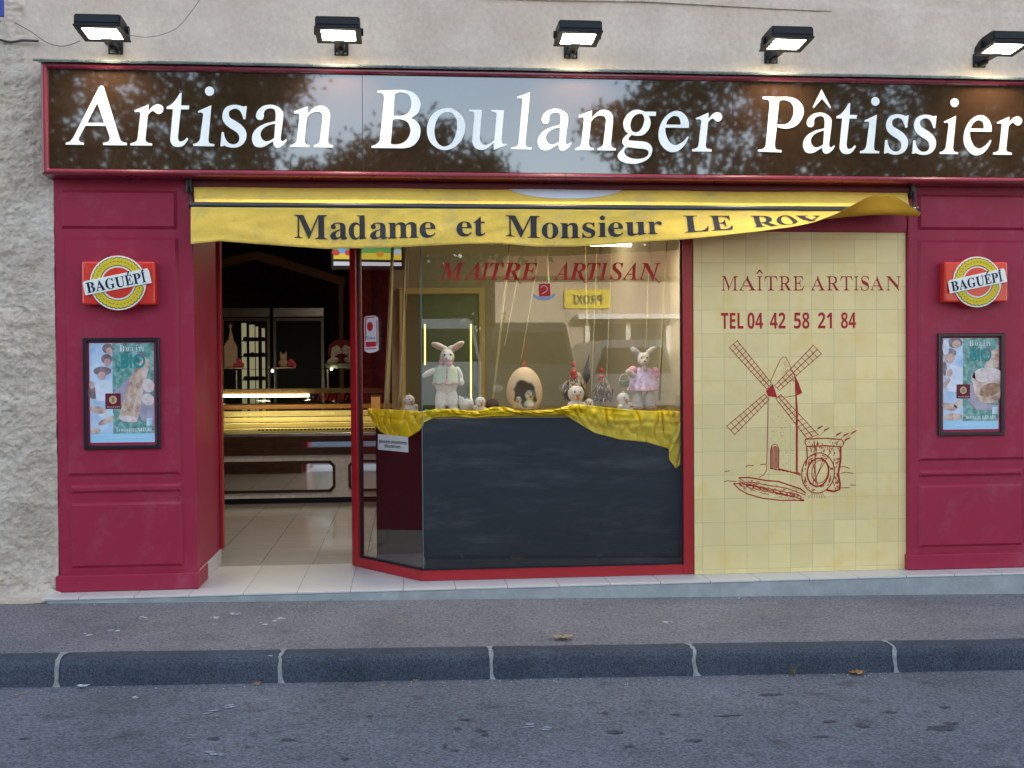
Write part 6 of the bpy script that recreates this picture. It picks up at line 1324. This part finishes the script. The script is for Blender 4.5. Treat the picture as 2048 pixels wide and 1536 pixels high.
vehicle(2.75, -17.4, 1.95, 2.1, 4.5, M('dark_car_paint', (.14, .15, .18), .2, coat=.6), 'dark blue van parked across the street between two other vehicles', 'parked_van', .82)
vehicle(5.05, -17.4, 1.9, 1.75, 4.2, M('silver_car_paint', (.62, .64, .68), .22, metal=.2), 'silver car parked across the street, mirrored in the right of the window', 'parked_car', .74)
#======================================================================== LITTER
lf = [M('dry_leaf', (.34, .24, .15), .8, var=.3, vs=40), M('orange_leaf', (.36, .18, .07), .8, var=.3, vs=40), M('litter_paper', (.6, .62, .66), .8, var=.1)]
def leaf(px, py, rd, size, m, rot, label, name='fallen_leaf', cat='leaf', lob=5):
    p = (onroad if rd else onpl)(px, py); p.z = (zroad(p.x) if rd else zpav(p.x, p.y))+.003
    if rd and p.y > -1.36: p.y = -1.375
    o = empty(name, p, label, cat); rr = random.Random(int(px)); n = 22; vs = [(0, 0, .004)]
    for i in range(n):
        a = 2*PI*i/n; r = size*(.62+.38*abs(math.cos(lob*a/2)))*(1+rr.uniform(-.1, .1)); x = r*math.cos(a); y = r*math.sin(a)*.62
        vs.append((x*math.cos(rot)-y*math.sin(rot), x*math.sin(rot)+y*math.cos(rot), .004+abs(x)*.28+rr.uniform(0, .25)*size*abs(math.sin(a))))
    mb = MB(); mb.add(vs, [(0, i+1, (i+1) % n+1) for i in range(n)], 0, True); mb.build('blade', lf[m], o, solid=.0008)
    if name == 'fallen_leaf': mb = MB(); mb.tube([(0, 0, .005), (size*1.3*math.cos(rot), size*1.3*math.sin(rot), .008)], .0007*max(1, size/.03), 4); mb.build('stalk', lf[0], o)
leaf(1125, 1280, 0, .058, 0, .1, 'large dry brown leaf lying on the pavement before the kerb')
leaf(1706, 1345, 1, .045, 1, .2, 'curled orange leaf on the road at the right against the kerb')
leaf(513, 1371, 1, .022, 1, .7, 'small orange leaf on the road below the second kerb joint')
leaf(832, 1364, 1, .014, 1, .2, 'tiny orange leaf scrap at the kerb foot, left of the middle joint')
leaf(765, 1375, 1, .016, 1, .9, 'tiny rust leaf on the road nearer the second kerb joint')
leaf(660, 1202, 0, .012, 0, .9, 'tiny dry leaf at the foot of the step below the doorway')
leaf(1498, 1196, 0, .014, 1, .1, 'small orange leaf on the pavement by the step under the tiles')
leaf(35, 1393, 1, .014, 1, .3, 'small brown leaf on the road at the far left')
leaf(938, 1376, 1, .010, 1, .3, 'tiny orange fleck on the road just left of the middle joint')
leaf(798, 1249, 0, .012, 0, .3, 'tiny dark leaf on the pavement in front of the window')
leaf(174, 1369, 1, .030, 2, .05, 'folded scrap of white paper on the road at left below the kerb', 'paper_scrap', 'litter', 2)
leaf(269, 1397, 1, .009, 2, .4, 'tiny white scrap on the road right of the folded paper', 'paper_scrap', 'litter', 2)
leaf(1478, 1193+6, 0, .009, 2, .4, 'tiny white scrap on the pavement near the step', 'paper_scrap', 'litter', 2)
mb = MB(); rr = random.Random(21)
for k in range(1500):
    if k % 3: x = rr.uniform(-2.4, 3.6); y = -1.36-abs(rr.gauss(0, .05)); zz = zroad(x)
    else: x = rr.uniform(-2.4, 4.2); y = rr.choice([-.19-abs(rr.gauss(0, .03)), rr.uniform(-1.15, -.2)]); zz = zpav(x, y)
    r = rr.uniform(.0012, .0042)
    q = [(x+r*rr.uniform(.6, 1.3)*math.cos(a), y+r*rr.uniform(.6, 1.3)*math.sin(a), zz+.001) for a in (0, 1.6, 3.1, 4.7)]+[(x, y, zz+r*1.1)]
    mb.add(q, [(0, 1, 4), (1, 2, 4), (2, 3, 4), (3, 0, 4)], rr.choice([0, 0, 1, 2]))
tag(mb.build('grit', [M('grit_grey', (.22, .21, .2), .9), M('grit_pale', (.45, .43, .4), .9), M('grit_brown', (.12, .08, .05), .9)]), 'fine grit and crumbs along the kerb foot and the step', 'grit', kind='stuff')
p = onroad(1578, 1346); p.y = -1.37; p.z = zroad(p.x); t = empty('kerb_weed', p, 'small yellowish weed growing at the foot of the kerb', 'weed')
mb = MB(); rr = random.Random(3)
for k in range(16):
    a = rr.uniform(0, 2*PI); L = rr.uniform(.02, .06); d = Vector((math.cos(a)*.6, -abs(math.sin(a))*.3, rr.uniform(.1, 1))); q = Vector((rr.uniform(-.015, .015), 0, .002)); e = q+d*L; sd = Vector((-d.y, d.x, .3)).normalized()*.006
    mb.add([q, q+(e-q)*.5+sd, e, q+(e-q)*.5-sd], [(0, 1, 2, 3)])
mb.build('leaves', M('weed_leaf', (.2, .19, .07), .7, var=.3, vs=40), t)
mb = MB(); mb.tube([(0, 0, 0), (.004, -.002, .03), (-.004, -.002, .06)], .0014, 5); mb.build('stem', M('weed_stem', (.18, .15, .07), .7), t)
